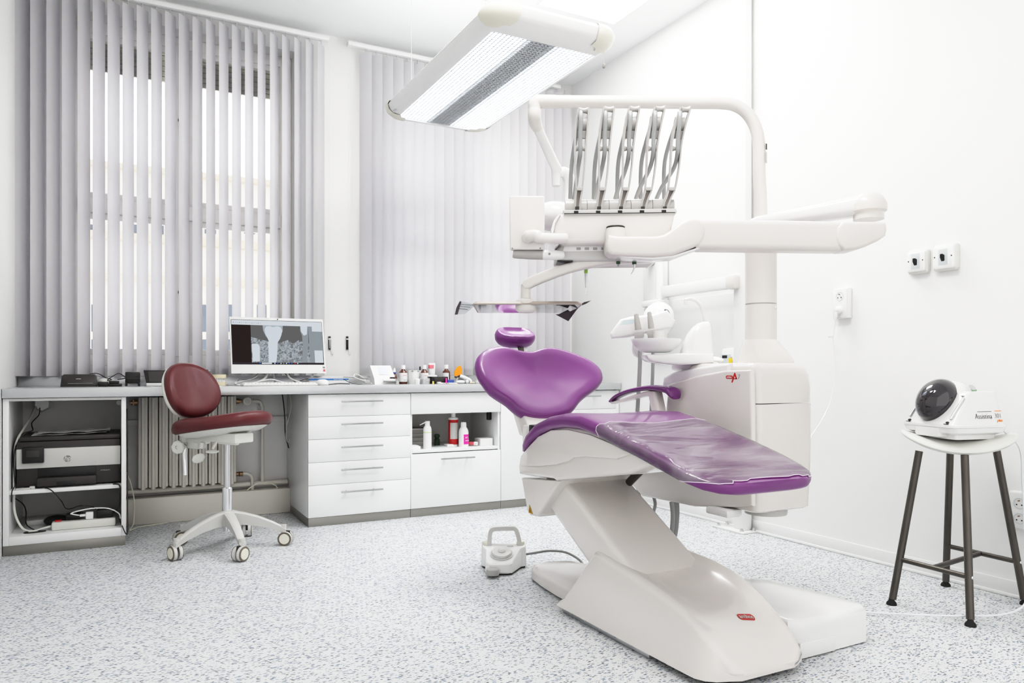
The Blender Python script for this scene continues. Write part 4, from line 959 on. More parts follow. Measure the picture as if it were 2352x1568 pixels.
for i, (x, y) in enumerate(CA):
    d = V(x, y, 0)-SC; L = d.length; d.normalize(); n = V(-d.y, d.x, 0)
    rings = []
    for t in (0.025, .08, .15, .22, L-.012, L+.012):
        k = t/L; zt = .196-.028*k-.072*k*k; th = lerp(.075, .030, min(1, k)); w = lerp(.026, .016, k)
        rings.append([SC+d*t+n*a*w+UP*zz for a, zz in ((-1, zt-.006), (-.55, zt), (.55, zt), (1, zt-.006), (.7, zt-th), (-.7, zt-th))])
    lg = put('leg', MB().loft(rings), 'lightgrey', T, 40)
    st = SC+d*L
    put('stem', MB().cyl(st+UP*.066, st+UP*.105, .013, .016, 14), 'lightgrey', T)
    ra = i*1.9+.4; wd = V(math.cos(ra), math.sin(ra), 0); wc = st+V(-math.sin(ra), math.cos(ra), 0)*.012+UP*.0355
    cs = put('caster', disc(disc(MB(), wc, wd, [(.0355, .006), (.0345, .024), (.034, .024)], 24), wc, -wd, [(.0355, .006), (.0345, .024), (.034, .024)], 24), 'lightgrey', T)
    put('tyre', disc(disc(MB(), wc, wd, [(.0352, .0215), (.0352, .0245), (.026, .0255)], 24), wc, -wd, [(.0352, .0215), (.0352, .0245), (.026, .0255)], 24), 'tyre', cs)
    put('wheel_cap', disc(disc(MB(), wc, wd, [(.027, .024), (.026, .0268), (.004, .0272)], 24), wc, -wd, [(.027, .024), (.026, .0268), (.004, .0272)], 24), 'cap', cs)
    put('fork', ob(MB(), wc+UP*.02, (.006, .022, .02), (wd, V(-wd.y, wd.x, 0), UP), .004), 'darkgrey', cs)
# ================================================================== steel stool with white saddle seat
QC = V(2.86, 1.742, 0)
T = thing('bar_stool', 'raw steel four legged stool with a white saddle seat', 'stool', QC)
RL = V(.62, -.785, 0); FB = V(.785, .62, 0)
def seatp(a, b, dz): return QC+RL*a+FB*b+UP*(.618+.028*(a/.2)**2-.030*(b/.17)**2+dz)
rings = []
for s, dz in ((.5, -.018), (.8, -.008), (.95, .004), (1, .014), (.985, .022), (.93, .026), (.6, .026), (.3, .026)):
    rings.append([seatp(a*s, b*s, dz) for a, b in super_ring(.196, .172, 2.3, 40)])
put('seat', MB().fan(rings), 'ivory', T, 60)
FT = [V(2.633, 1.859, 0), V(3.063, 1.915, 0), V(2.659, 1.573, 0), V(3.089, 1.619, 0)]
def legp(i, z): k = lerp(1, .56, z/.62); return QC+(FT[i]-QC)*k+UP*z
for i in range(4):
    lg = put('leg', MB().tube([legp(i, .022), legp(i, .592)], .0135, 18), 'rawsteel', T)
    put('rubber_foot', MB().lathe(FT[i], [(.002, 0), (.019, 0), (.018, .008), (.011, .016), (.009, .026), (.002, .026)], 18), 'rubber', lg)
    if i in (2, 3): put('weld_screw', MB().ell(legp(i, .165)+V(.0, -.013, 0), (.006, .004, .006), 10, 8), 'chrome', lg)
for (i, j) in ((0, 2), (1, 3)): put('stretcher', MB().tube([legp(i, .175), legp(j, .165)], .0095, 14), 'rawsteel', T)
put('stretcher', MB().tube([(legp(0, .175)+legp(2, .165))/2, (legp(1, .175)+legp(3, .165))/2], .0095, 14), 'rawsteel', T)
# ================================================================== handpiece care device
N1 = V(-.973, .231, 0); N2 = V(-.231, -.973, 0); DC = V(2.83, 1.738, 0)
T = thing('care_device', 'white bench device with smoked dome lid standing on the steel stool', 'device', (2.83, 1.738, .645))
def dp(f, s, z): return DC-N1*f-N2*s+UP*z    # f: towards back, s: away from lettering side
def dring(fx0, fx1, s, r, z, n=5): return [dp((fx0+fx1)/2+a, b, z) for a, b in rrect(fx1-fx0, 2*s, r, n)]
put('foot_plate', MB().loft([dring(-.085, .095, .095, .01, .646), dring(-.09, .10, .10, .012, .672)]), 'glossw', T)
put('base_tray', MB().loft([dring(-.108, .108, .105, .03, .664), dring(-.122, .122, .120, .03, .672), dring(-.126, .126, .125, .025, .690)]), 'glossw', T)
put('rim', MB().loft([dring(-.1265, .1265, .1255, .025, .6905), dring(-.128, .128, .127, .025, .692), dring(-.128, .128, .127, .025, .7), dring(-.122, .122, .121, .025, .703)]), 'glossw', T)
put('front_drawer', MB().loft([dring(-.127, -.05, .055, .012, .655), dring(-.1285, -.05, .06, .012, .664), dring(-.1285, -.05, .060, .012, .689)]), 'glossw', T)
# body with sloping front
rings = []
for z, k in ((.702, 0), (.75, .38), (.79, .70), (.815, .92), (.822, 1.0), (.824, 1.1)):
    f0 = lerp(-.120, -.030, min(1, k)); f1 = lerp(.118, .095, min(1, k)); s = lerp(.118, .098, min(1, k))
    if k > 1: f0 += .008; f1 -= .008; s -= .008
    rings.append(dring(f0, f1, s, .016, z))
put('body', MB().loft(rings), 'glossw', T, 40)
rot = Matrix.Rotation(math.atan2(-N1.y, -N1.x), 3, 'Z')
sl = math.atan2(.12, .09)
dc = dp(-.062, 0.012, .785)
def loc(f, s, z): return (-N1*f - N2*s + UP*z)
nf, nz = -math.sin(sl), math.cos(sl)
def dome(mb, c, rs, ra, rn, seg=28, rg=14, lo=-.35):
    rings = []
    for i in range(1, rg+1):
        ph = lerp(0.12, PI/2+.5, i/rg)
        rings.append([c+loc(math.cos(sl)*ra*math.sin(ph)*math.cos(t)+nf*rn*math.cos(ph), rs*math.sin(ph)*math.sin(t), math.sin(sl)*ra*math.sin(ph)*math.cos(t)+nz*rn*math.cos(ph)) for t in [2*PI*k/seg for k in range(seg)]])
    return mb.fan(rings, c+loc(nf*rn, 0, nz*rn))
put('dome_lid', dome(MB(), dc, .072, .092, .075), 'dome', T, 80)
put('hood', MB().ell(dp(.0, .012, .795), (.075, .080, .068), 28, 16, xf=rot), 'glossw', T, 80)
for s in (-.095, .10):
    g = put('level_gauge', MB().tube([dp(-.108, s, .722), dp(-.050, s, .799)], .0055, 10), 'steel', T)
    put('scale_mark', MB().box(-.004, .004, -.006, .006, -.001, .001, xf=Matrix.Translation(dp(-.046, s+.010, .808))), 'midgrey', g)
    put('button', MB().ell(dp(-.117, s*.93, .710), (.0065, .0065, .0045), 14, 8), 'darkgrey', T)
    put('button_print', MB().tube([dp(-.1245, s*.93-.012, .7045), dp(-.1245, s*.93+.010, .7045)], .0014, 6), 'darkgrey', T)
c = dp(.045, -.02, .824)
put('green_cap', MB().lathe(c, [(.002, 0), (.030, 0), (.030, .006), (.024, .009), (.002, .009)], 26), 'leafgreen', T)
put('green_cap_knob', MB().lathe(c, [(.002, .0085), (.016, .0085), (.014, .0125), (.002, .013)], 20), 'darkgrey', T)
put('rear_spout', MB().loft([dring(.10, .135, .03, .006, .74), dring(.10, .14, .03, .006, .748), dring(.095, .105, .03, .006, .785)]), 'glossw', T)
tn = (N2*.86+UP*.17).normalized(); xd = -N1; yd = UP+N2*(-.17)
def ds(f, z): return dp(f, -lerp(.118, .098, (z-.702)/.12), z)
text('lettering', 'Assistina', .029, ds(.020, .732), xd, yd, 'darkgrey', T, sx=.76, lift=.0012, bold=-.0007)
text('lettering', '301', .026, ds(.086, .733), xd, yd, 'midgrey', T, lift=.0012, sx=.85, bold=-.0006)
text('lettering', 'plus', .015, ds(.092, .7165), xd, yd, 'orange', T, shear=.3, lift=.0012)
mm_ = MB().tube([ds(-.005, .750)+N2*.001, ds(.058, .750)+N2*.001], .0009, 6); put('overline', mm_, 'darkgrey', T)
put('orange_overline', MB().tube([ds(.074, .7515)+N2*.001, ds(.104, .7515)+N2*.001], .0013, 6), 'orange', T)
bd = dp(.018, -.066, .838)
put('badge', disc(MB(), bd, N2*.75+UP*.66, [(.014, 0), (.014, .0012), (.002, .0013)], 6), 'grey7', T)
# pale air hose
solo('air_hose', MB().tube(CR([dp(.12, -.06, .70), dp(.17, -.08, .66), V(3.02, 1.60, .60), V(3.035, 1.60, .48), V(3.03, 1.59, .30), V(2.99, 1.56, .15), V(2.90, 1.52, .06), V(2.78, 1.53, .035), V(2.66, 1.60, .028), V(2.56, 1.69, .02), V(2.47, 1.79, .012), V(2.40, 1.86, .008), V(2.30, 1.90, .008), V(2.22, 1.92, .02)], 10), .0035, 10), mat('milky_hose', (236,240,244), .3), 'milky plastic hose hanging from the white bench device down to the floor', 'hose')
# ================================================================== foot control
PC = V(1.545, 3.015, 0); pf = V(-.47, -.883, 0); pr = V(.883, -.47, 0)
def fp_(a, b, z): return PC+pr*a+pf*b+UP*z
T = thing('foot_control', 'white and grey dental foot control with carrying loop on the floor', 'foot pedal', PC)
pl = [(-.088, -.085), (.088, -.085), (.100, -.06), (.098, -.02), (.060, .02), (.055, .095), (-.055, .100), (-.072, .03), (-.098, -.02), (-.1, -.06)]
pl = [(-.09, -.09), (.095, -.09), (.104, -.07), (.104, -.025), (.082, -.01), (.040, .100), (.02, .11), (-.062, .11), (-.08, .09), (-.084, .0), (-.104, -.03), (-.104, -.075)]
def ph(b): return lerp(.098, .052, max(0, min(1, (b+.03)/.14)))
put('housing', MB().loft([[fp_(a*.97, b*.97, .008) for a, b in pl], [fp_(a, b, .014) for a, b in pl], [fp_(a*.98, b*.98, ph(b)-.006) for a, b in pl], [fp_(a*.93, b*.93, ph(b)) for a, b in pl]]), 'glossw', T, 30)
put('underside', MB().loft([[fp_(a*.93, b*.93, .0) for a, b in pl], [fp_(a*.95, b*.95, .009) for a, b in pl]]), 'darkgrey', T)
tz = V(0, 0, 1)*.95-pf*0-pf*-.30; tz.normalize()
c = fp_(-.008, .035, ph(.035)+.002)
nrm = (UP*.94+pf*.31).normalized()
put('disc_ring', disc(MB(), c, nrm, [(.052, -.006), (.052, .002), (.044, .003)], 32), 'lightgrey', T)
put('pedal_disc', disc(MB(), c, nrm, [(.045, -.004), (.047, .006), (.043, .013), (.03, .015), (.018, .014)], 32), 'lightgrey', T)
put('disc_knob', disc(MB(), c+nrm*.013, nrm, [(.017, -.002), (.017, .005), (.012, .010), (.003, .012)], 24), 'lightgrey', T)
for a in (-.082, .078): put('push_button', MB().lathe(fp_(a, -.068, .096), [(.002, 0), (.019, 0), (.019, .014), (.016, .017), (.002, .018)], 24), 'cap', T)
def band(pts, wv, th):
    P = CR(pts, 6); rings = []
    for i, p in enumerate(P):
        t = (P[min(i+1, len(P)-1)]-P[max(i-1, 0)]).normalized(); n = t.cross(wv).normalized()
        rings.append([p+wv*.5+n*th, p+wv*.5-n*th, p-wv*.5-n*th, p-wv*.5+n*th])
    return MB().loft(rings)
put('carry_loop', band([fp_(-.066, -.06, .095), fp_(-.064, -.068, .14), fp_(-.055, -.072, .163), fp_(-.03, -.075, .168), fp_(.03, -.075, .170), fp_(.052, -.072, .168), fp_(.064, -.068, .145), fp_(.076, -.06, .095)], pf*.026, .0095), 'lightgrey', T)
put('lever', MB().loft([[fp_(-.045+a*k, .135+b*k, z) for a, b in rrect(.058, .06, .024, 5)] for k, z in ((.93, .012), (1, .018), (1, .030), (.9, .036))]), 'greyplastic', T)
put('logo_print', MB().box(-.014, .014, -.003, .003, -.0006, .0006, xf=Matrix.Translation(fp_(.03, -.022, .0985)) @ Matrix.Rotation(math.atan2(pr.y, pr.x), 4, 'Z')), 'midgrey', T)
put('cable', MB().tube(CR([fp_(.10, -.05, .055), V(1.70, 2.99, .062), V(1.76, 2.97, .068), V(1.83, 2.93, .06), V(1.86, 2.85, .03), V(1.80, 2.76, .012)], 8), .0055, 10), 'midgrey', T)
# ================================================================== dental chair
CXm = 1.66
T = thing('dental_chair', 'purple leatherette dental chair on a white sloping lift arm', 'dental chair', (1.64, 2.1, 0))
# floor plate
def plan(pts, z): return [V(x, y, z) for x, y in pts]
def inset(pts, k, c): return [(c[0]+(x-c[0])*k, c[1]+(y-c[1])*k) for x, y in pts]
pp = [(1.53, 2.2), (1.53, 2.52), (1.545, 2.68), (1.565, 2.79), (1.60, 2.85), (1.68, 2.875), (1.76, 2.85), (1.80, 2.79), (1.82, 2.68), (1.83, 2.52), (1.83, 2.2)]
pc_ = (1.68, 2.45)
put('rear_base_cover', MB().loft([plan(pp, .010), plan(pp, .040), plan(inset(pp, .975, pc_), .052), plan(inset(pp, .9, pc_), .060), plan(inset(pp, .6, pc_), .066)]), 'gloss', T, 40)
put('base_plate', MB().box(1.464, 1.80, 1.86, 2.37, .0, .024, .002), 'steel', T)
mm = MB()
for k in range(5): mm.cyl((1.464, 1.95+k*.09, .014), (1.4615, 1.95+k*.09, .014), .004, None, 8)
put('screw', mm, 'chrome', T)
# main cover: sections along Y
def sec(y, xl, xr, zb, zl, zc, zr, rl, rr_, inl):
    """ring in the XZ plane: bottom left up over the top to bottom right"""
    P = [(xl, zb), (xl+inl*.5, lerp(zb, zl, .5)), (xl+inl, zl-rl)]
    for k in range(1, 6):
        a = PI-PI/2*k/5; P.append((xl+inl+rl+rl*math.cos(a), zl-rl+rl*math.sin(a)))
    m0, m1 = xl+inl+rl, xr-rr_
    for k in range(1, 8):
        t = k/8; P.append((lerp(m0, m1, t), lerp(zl, zr, t)+(zc-(zl+zr)/2)*4*t*(1-t)))
    for k in range(0, 6):
        a = PI/2-PI/2*k/5; P.append((xr-rr_+rr_*math.cos(a), zr-rr_+rr_*math.sin(a)))
    P += [(xr, lerp(zb, zr, .5)), (xr, zb)]
    return [V(x, y, z) for x, z in P]
ys = [2.395, 2.36, 2.30, 2.24, 2.195, 2.14, 2.06, 1.96, 1.88, 1.80, 1.735, 1.68, 1.64, 1.61, 1.590, 1.575]
zlT = [(1.575, .055), (1.59, .095), (1.61, .125), (1.64, .152), (1.68, .172), (1.735, .190), (1.80, .206), (1.88, .222), (1.96, .236), (2.06, .250), (2.14, .259), (2.195, .262), (2.24, .215), (2.30, .14), (2.36, .065), (2.395, .035)]
zrT = [(1.575, .045), (1.59, .065), (1.61, .09), (1.64, .118), (1.68, .146), (1.735, .182), (1.80, .212), (1.88, .236), (1.96, .248), (2.06, .254), (2.14, .258), (2.195, .258), (2.24, .21), (2.30, .135), (2.36, .06), (2.395, .03)]
zcT = [(1.575, .058), (1.59, .092), (1.61, .118), (1.64, .142), (1.68, .160), (1.735, .172), (1.80, .180), (1.88, .194), (1.96, .212), (2.06, .232), (2.14, .248), (2.195, .256), (2.24, .213), (2.30, .138), (2.36, .064), (2.395, .034)]
rings = []
for y in ys[::-1]:
    zl, zr, zc = interp(zlT, y), interp(zrT, y), interp(zcT, y)
    xl = interp([(1.575, 1.53), (1.59, 1.49), (1.61, 1.466), (1.64, 1.452), (1.70, 1.45), (2.395, 1.45)], y)
    xr = interp([(1.575, 1.80), (1.59, 1.832), (1.61, 1.836), (1.66, 1.838), (2.395, 1.838)], y)
    r = min(.024, zl*.4); inl = .030*min(1, zl/.2)
    rings.append(sec(y, xl, xr, .022, zl, zc, zr, r, min(.030, zr*.4), inl))
f0 = [V(lerp(1.56, 1.77, (p.x-1.53)/.27), 1.562, min(p.z, .04)) for p in rings[0]]
put('base_cover', MB().loft([f0]+rings), 'gloss', T, 42)
put('cover_gap', MB().box(1.50, 1.80, 1.60, 2.34, .006, .03), 'black', T)
# floor junction box beside the base
bx = [(1.845, 2.10), (1.85, 1.66), (1.885, 1.632), (2.19, 1.638), (2.212, 1.66), (2.19, 1.85), (2.14, 2.04), (2.02, 2.12)]
bc = (2.03, 1.85)
jb = put('junction_box', MB().loft([plan(bx, .004), plan(bx, .085), plan(bx, .098), plan(inset(bx, .988, bc), .110), plan(inset(bx, .96, bc), .118), plan(inset(bx, .92, bc), .121), plan(inset(bx, .5, bc), .124)]), 'glossw', T, 40)
put('cover_panel', MB().box(1.872, 2.03, 1.630, 1.638, .004, .052, .002), 'glossw', jb)
# lift arm
def armsec(y, z, xl, xr, th, yn, zn):
    out = []
    for a, b in rrect(xr-xl, th, .026, 5): out.append(V((xl+xr)/2+a, y+yn*b, z+zn*b))
    return out
ax_y, ax_z = 2.60-2.02, .50-.17; Ln = math.hypot(ax_y, ax_z); yn, zn = -ax_z/Ln, ax_y/Ln
put('lift_arm', MB().loft([armsec(2.02, .155, 1.50, 1.80, .165, yn, zn), armsec(2.30, .3145, 1.50, 1.80, .165, yn, zn), armsec(2.56, .462, 1.50, 1.80, .165, yn, zn)]), 'gloss', T, 40)
# seat underframe: side profile extruded across
prof = [(2.69, .475), (2.42, .492), (2.40, .486), (1.95, .567), (1.86, .60), (1.80, .625), (1.90, .655), (2.03, .672), (2.16, .692), (2.30, .699), (2.42, .690), (2.53, .655), (2.62, .60), (2.68, .555), (2.695, .51)]
put('seat_frame', MB().prism([V(1.448, y, z) for y, z in prof], (.424, 0, 0), .014, 3), 'gloss', T, 40)
pan = [(2.665, .515), (2.50, .532), (2.38, .552), (2.30, .572), (2.26, .590), (2.18, .601), (2.00, .612), (1.92, .637), (2.03, .660), (2.16, .680), (2.30, .687), (2.42, .678), (2.52, .645), (2.61, .59), (2.66, .55)]
put('side_panel', MB().prism([V(1.440, y, z) for y, z in pan], (.012, 0, 0), .005, 2), 'gloss', T, 40)
brk = [(2.70, .462), (2.39, .488), (2.44, .44), (2.535, .345), (2.565, .322), (2.625, .318), (2.65, .335)]
br_ = put('hinge_bracket', MB().prism([V(1.462, y, z) for y, z in brk], (.36, 0, 0), .012, 3), 'gloss', T, 40)
tri = MB().prism([V(1.4615, 2.632, .328), V(1.4615, 2.595, .328), V(1.4615, 2.622, .362)], (-.0008, 0, 0))
put('warning_sign', tri, 'gold', br_)
put('warning_mark', MB().prism([V(1.4605, 2.620, .333), V(1.4605, 2.613, .333), V(1.4605, 2.619, .349)], (-.0004, 0, 0)), 'black', br_)
put('lift_link', MB().tube([(1.76, 2.36, .465), (1.76, 2.22, .57)], .016, 10), 'rawsteel', T)
# seat and leg cushion
ST = [(2.655, .585, .018, .90), (2.635, .612, .040, .96), (2.60, .652, .052, .985), (2.52, .702, .058, 1), (2.42, .735, .062, 1), (2.32, .750, .064, 1), (2.20, .752, .064, 1), (2.05, .724, .060, 1), (1.95, .698, .057, 1), (1.84, .672, .054, 1), (1.72, .639, .050, .995), (1.64, .615, .048, .97), (1.595, .602, .047, .90), (1.565, .594, .045, .79), (1.548, .589, .040, .66), (1.540, .586, .030, .55)]
def seat_pts():
    out = []
    for i, (y, z, th, w) in enumerate(ST): out.append((y, z, th, w))
    return out
def seat_ring(i, grow=0.0, e=4.2, full=True, y=None):
    tab = ST[::-1]
    yy = ST[i][0] if y is None else y
    z = interp([(a[0], a[1]) for a in tab], yy); th = interp([(a[0], a[2]) for a in tab], yy); w = interp([(a[0], a[3]) for a in tab], yy)
    dz = (interp([(a[0], a[1]) for a in tab], yy+.03)-interp([(a[0], a[1]) for a in tab], yy-.03))/.06
    L = math.hypot(1, dz); ny, nz = -dz/L, 1/L
    out = []
    for a, b in super_ring(.240*w+grow, th/2+grow, e, 40):
        dish = -.010*max(0, 1-(a/.2)**2)*(1 if b > 0 else 0)*min(1, max(0, (yy-1.6)/.1))
        bb = b-th/2+dish
        out.append(V(CXm+a, yy+ny*bb, z+nz*bb))
    return out
put('seat_cushion', MB().fan([seat_ring(i) for i in range(len(ST))]), 'purple', T, 70)
# clear plastic foot cover over the leg cushion
rows = []
for k in range(27):
    t = k/26; rr2 = []
    for j in range(40):
        ang = 2*PI*j/40; up_ = max(0.0, min(1.0, (math.sin(ang)+.25)/.6))
        ye = lerp(1.665, 1.5535+.005*math.sin(j*1.9), up_); y0_ = 2.075+.008*math.sin(j*1.1)+.005*math.sin(j*2.3)
        y = lerp(y0_, ye, t); q = seat_ring(0, .0028, y=y)[j].copy()
        if 3 < j < 17: q.z += .0013*math.sin(y*60+q.x*9)*math.sin(q.x*12)
        rr2.append(q)
    rows.append(rr2)
put('foot_cover', MB().loft(rows, cap=False), 'film', T, 80, label='clear plastic foot cover')
M['filmedge'] = mat('film_hem', (232,214,232), .2)
for k in (0, 26): put('cover_hem', MB().tube(rows[k]+[rows[k][0]], .0013, 6, cap=False), 'filmedge', T)
# backrest
B0 = V(1.66, 2.80, .694); B1 = V(1.66, 3.005, .99)
bu = (B1-B0).normalized(); bn = V(0, -bu.z, bu.y)   # faces the foot end
opx = [(1093.7,837.8),(1097.3,819),(1108.9,806),(1127.7,797.3),(1149.4,794.9),(1169.6,798.8),(1189.9,804.6),(1210.1,807.2),(1224.6,806),(1241.9,800.2),(1257.8,797.3),(1282.4,799.5),(1314.2,808.9),(1347.4,821.9),(1369.1,834.9),(1382.1,849.4),(1386.2,866.7),(1382.1,879.7),(1367.7,894.2),(1347.4,908.7),(1333,921.7),(1322.9,936.1),(1308.4,949.1),(1282.4,957.1),(1253.5,961.4),(1224.6,959.3),(1202.9,952.8),(1184.1,940.5),(1166.7,924.6),(1149.4,913),(1127.7,898.5),(1111.8,878.3),(1100.2,861)]
def flat(px): return [oP(x, y, B0, bn) for x, y in px]
O = flat(opx); O = CR(O, 2, True); cO = sum(O, Vector())/len(O)
def orr(k, n, pull=0.0):
    return [cO+(p-cO)*k+bn*n for p in O]
put('backrest', MB().fan([orr(.80, -.052), orr(.93, -.048), orr(.985, -.034), orr(1.0, -.016), orr(.99, -.002), orr(.955, .008), orr(.89, .011), orr(.72, .004), orr(.45, -.008), orr(.2, -.013)]), 'purple', T, 75)
put('backrest_shell', MB().fan([orr(.45, -.085), orr(.72, -.078), orr(.88, -.064), orr(.95, -.045)]), 'gloss', T, 60)
m = MB().box(1.52, 1.80, 2.66, 2.80, .58, .672, .015); m.prism([V(1.54, 2.72, .60), V(1.54, 2.86, .62), V(1.54, 2.98, .80), V(1.54, 2.93, .84)], (.24, 0, 0), .01)
put('backrest_mount', m, 'gloss', T, 40)
put('hinge_block', MB().box(1.50, 1.535, 2.655, 2.70, .645, .678, .004), 'black', T)
# headrest
HB = V(1.645, 3.105, 1.045); hn = V(0, -.80, .60).normalized(); hu = V(0, .60, .80).normalized()
hpx = [(1135.4,766.6),(1141,756.8),(1159.3,749.8),(1180.3,747.7),(1201.4,748.7),(1216.8,755.4),(1226.6,763.8),(1230.6,777.9),(1229.4,786.3),(1223.8,792.6),(1208.4,796.1),(1180.3,800.3),(1166.3,797.5),(1148.1,786.3),(1138.2,777.9)]
hcn = oD(1183, 774, 3.53); hn2 = V(.03, -.50, .866).normalized(); hw2 = V(0, .866, .50)
def hr(k, n, e=2.7, asym=.10):
    return [hcn+hn2*n+V(1, 0, 0)*(a*k)*(1-asym*b/.055)+hw2*(b*k+.010*(a/.1)**2) for a, b in super_ring(.1005, .055, e, 44)]
put('headrest', MB().fan([hr(.55, -.040), hr(.80, -.036), hr(.93, -.024), hr(1.0, -.004), hr(.985, .012), hr(.93, .024), hr(.86, .028), hr(.7, .021), hr(.4, .012)]), 'purple', T, 80)
put('headrest_stem', MB().box(-.014, .014, -.006, .006, -.09, .02, .003, xf=Matrix.Translation((1.675, 3.09, 1.005)) @ Matrix.Rotation(math.radians(-20), 4, 'X')), 'rawsteel', T)
put('headrest_lever', MB().ell((1.72, 3.125, 1.012), (.018, .014, .010), 14, 8), 'glossw', T)
# armrest on the window side
AXc = 2.0
def apt(px, py, dx=0): p = oX(px, py, AXc); p.x += dx; return p
ap = CR([oX(x, y, 2.0) for x, y in ((1406, 919), (1418, 908), (1444, 896), (1478, 888), (1508, 885), (1540, 889), (1552, 899))], 4)
tops = []; 
rings = []
for i, p in enumerate(ap):
    t = i/(len(ap)-1); w = lerp(.020, .036, min(1, t*1.4)) * (1 if t < .93 else lerp(1, .7, (t-.93)/.07)); th = lerp(.012, .030, t*t) if t > .02 else .008
    rings.append([V(p.x+a, p.y, p.z-th/2+b) for a, b in super_ring(w, th/2+.002, 3.0, 20)])
put('armrest_pad', MB().fan(rings), 'purple', T, 70)
us = CR([oX(x, y, 2.0) for x, y in ((1410, 928), (1440, 921), (1470, 912), (1500, 905))], 4)
rings = []
for i, p in enumerate(us):
    t = i/(len(us)-1); rings.append([V(p.x+a, p.y, p.z+.006+b) for a, b in super_ring(lerp(.017, .028, t), lerp(.006, .012, t), 3, 18)])
put('armrest_shell', MB().fan(rings), 'gloss', T, 60)
a0, a1 = oX(1492, 905, 2.0), oX(1530, 955, 1.93)
put('armrest_post', MB().loft([[V(p.x+a, p.y+b, p.z) for a, b in rrect(.045, .055, .012, 4)] for p in (V(1.998, 2.50, .815), V(1.985, 2.46, .74), V(1.95, 2.40, .67), V(1.88, 2.40, .63))]), 'gloss', T, 50)
# logo on the nose of the cover (reads upside down from the foot end)
from mathutils.bvhtree import BVHTree
cvm = [o for o in kids(T) if o.name.startswith('base_cover')][0].data; of_ = WL[T]
bvh = BVHTree.FromPolygons([tuple(v.co+of_) for v in cvm.vertices], [tuple(p.vertices) for p in cvm.polygons])
lc, lnm, _, _ = bvh.ray_cast(EYE, ray(1713.5, 1417).normalized())
if lnm.z < 0: lnm = -lnm
M['logored'] = mat('logo_plate_red', (186,44,36), .3)
ld = V(.985, -.17, 0); ld = (ld-lnm*ld.dot(lnm)).normalized(); lu = lnm.cross(ld).normalized()
def onto(p, lift):
    h = bvh.ray_cast(p+lnm*.06, -lnm); q = h[0] if h[0] is not None else p
    return q+lnm*lift
lpt = rrect(.062, .028, .012, 6)
rings = [[onto(lc+ld*a*k+lu*b*k, .0012) for a, b in lpt] for k in (1, .85, .65, .45, .25, .08)]
put('logo_plate', MB().loft(rings), 'logored', T, recalc=True)
lt = text('lettering', 'anthos', .0215, lc, ld, lu, 'white', T, lift=.0012, sx=.92, shear=-.15, bold=.0006)
for v in lt.data.vertices: v.co = onto(v.co+of_, .0024)-of_
# ================================================================== dental unit (water unit, column, bowl)
T = thing('dental_unit', 'white dental water unit with column and rinse bowl beside the dental chair', 'dental unit', (2.2, 2.25, .34))
# side shell facing the chair
sp_ = [(2.012, .905), (2.006, .76), (2.006, .405), (2.10, .385), (2.32, .352), (2.66, .345), (2.76, .40), (2.78, .50), (2.72, .58), (2.58, .63), (2.50, .70), (2.485, .80), (2.50, .838), (2.40, .862), (2.28, .885), (2.15, .902)]
side = MB().prism([V(2.05, y, z) for y, z in sp_], (.0255, 0, 0), .010, 3)
put('side_cover', side, 'gloss', T, 40)
put('inner_body', MB().box(2.076, 2.30, 2.12, 2.50, .40, .85, .01).box(2.076, 2.25, 2.40, 2.70, .36, .52, .01), 'satin', T)
cap_ = [(2.14, .870), (2.28, .850), (2.40, .830), (2.505, .81), (2.535, .835), (2.53, .872), (2.46, .897), (2.30, .917), (2.18, .927), (2.14, .928)]
put('top_cover', MB().prism([V(2.064, y, z) for y, z in cap_], (.24, 0, 0), .012, 3), 'glossw', T, 40)
def fring(z, x0, x1, y0, y1, r): return [V((x0+x1)/2+a, (y0+y1)/2+b, z) for a, b in rrect(x1-x0, y1-y0, r, 6)]
put('upper_front_cover', MB().loft([fring(.7795, 2.076, 2.382, 2.008, 2.40, .035), fring(.84, 2.075, 2.381, 2.008, 2.40, .035), fring(.885, 2.075, 2.374, 2.010, 2.40, .035), fring(.908, 2.077, 2.358, 2.014, 2.40, .035), fring(.925, 2.085, 2.335, 2.025, 2.39, .035), fring(.931, 2.10, 2.32, 2.04, 2.37, .03)]), 'gloss', T, 45)
put('lower_front_cover', MB().loft([fring(.372, 2.09, 2.36, 2.02, 2.38, .03), fring(.378, 2.08, 2.372, 2.01, 2.39, .035), fring(.55, 2.076, 2.380, 2.006, 2.40, .035), fring(.7765, 2.076, 2.382, 2.006, 2.40, .035)]), 'gloss', T, 45)
put('drain_cap', MB().lathe((2.262, 2.14, 0), [(.002, .338), (.080, .338), (.082, .345), (.082, .374), (.002, .374)], 32), 'lightgrey', T)
put('underside_block', MB().box(2.02, 2.10, 2.10, 2.22, .345, .375, .01), 'glossw', T)
# column
KC = V(2.262, 2.165, 0)
def ring2(z, w, d, r, oy=0, ox=0): return [V(KC.x+ox+a, KC.y+oy+b, z) for a, b in rrect(w, d, r, 6)]
put('column_foot', MB().loft([ring2(.926, .172, .192, .05, -.010, .016), ring2(.944, .168, .188, .05, -.010, .015), ring2(.984, .150, .164, .058, -.004, .008), ring2(1.010, .134, .142, .062, .0, .002), ring2(1.024, .128, .130, .0635)]), 'gloss', T, 50)
put('column', MB().lathe(KC, [(.002, 1.02), (.0605, 1.02), (.0605, 1.163), (.002, 1.163)], 36), 'satin', T)
put('column_ring', MB().lathe(KC, [(.002, 1.1625), (.0595, 1.1625), (.0595, 1.1685), (.002, 1.1685)], 36), 'greyplastic', T)
put('upper_column', MB().lathe(KC, [(.002, 1.168), (.0605, 1.168), (.0605, 1.36), (.0625, 1.385), (.064, 1.43), (.05, 1.45), (.002, 1.45)], 36), 'satin', T)
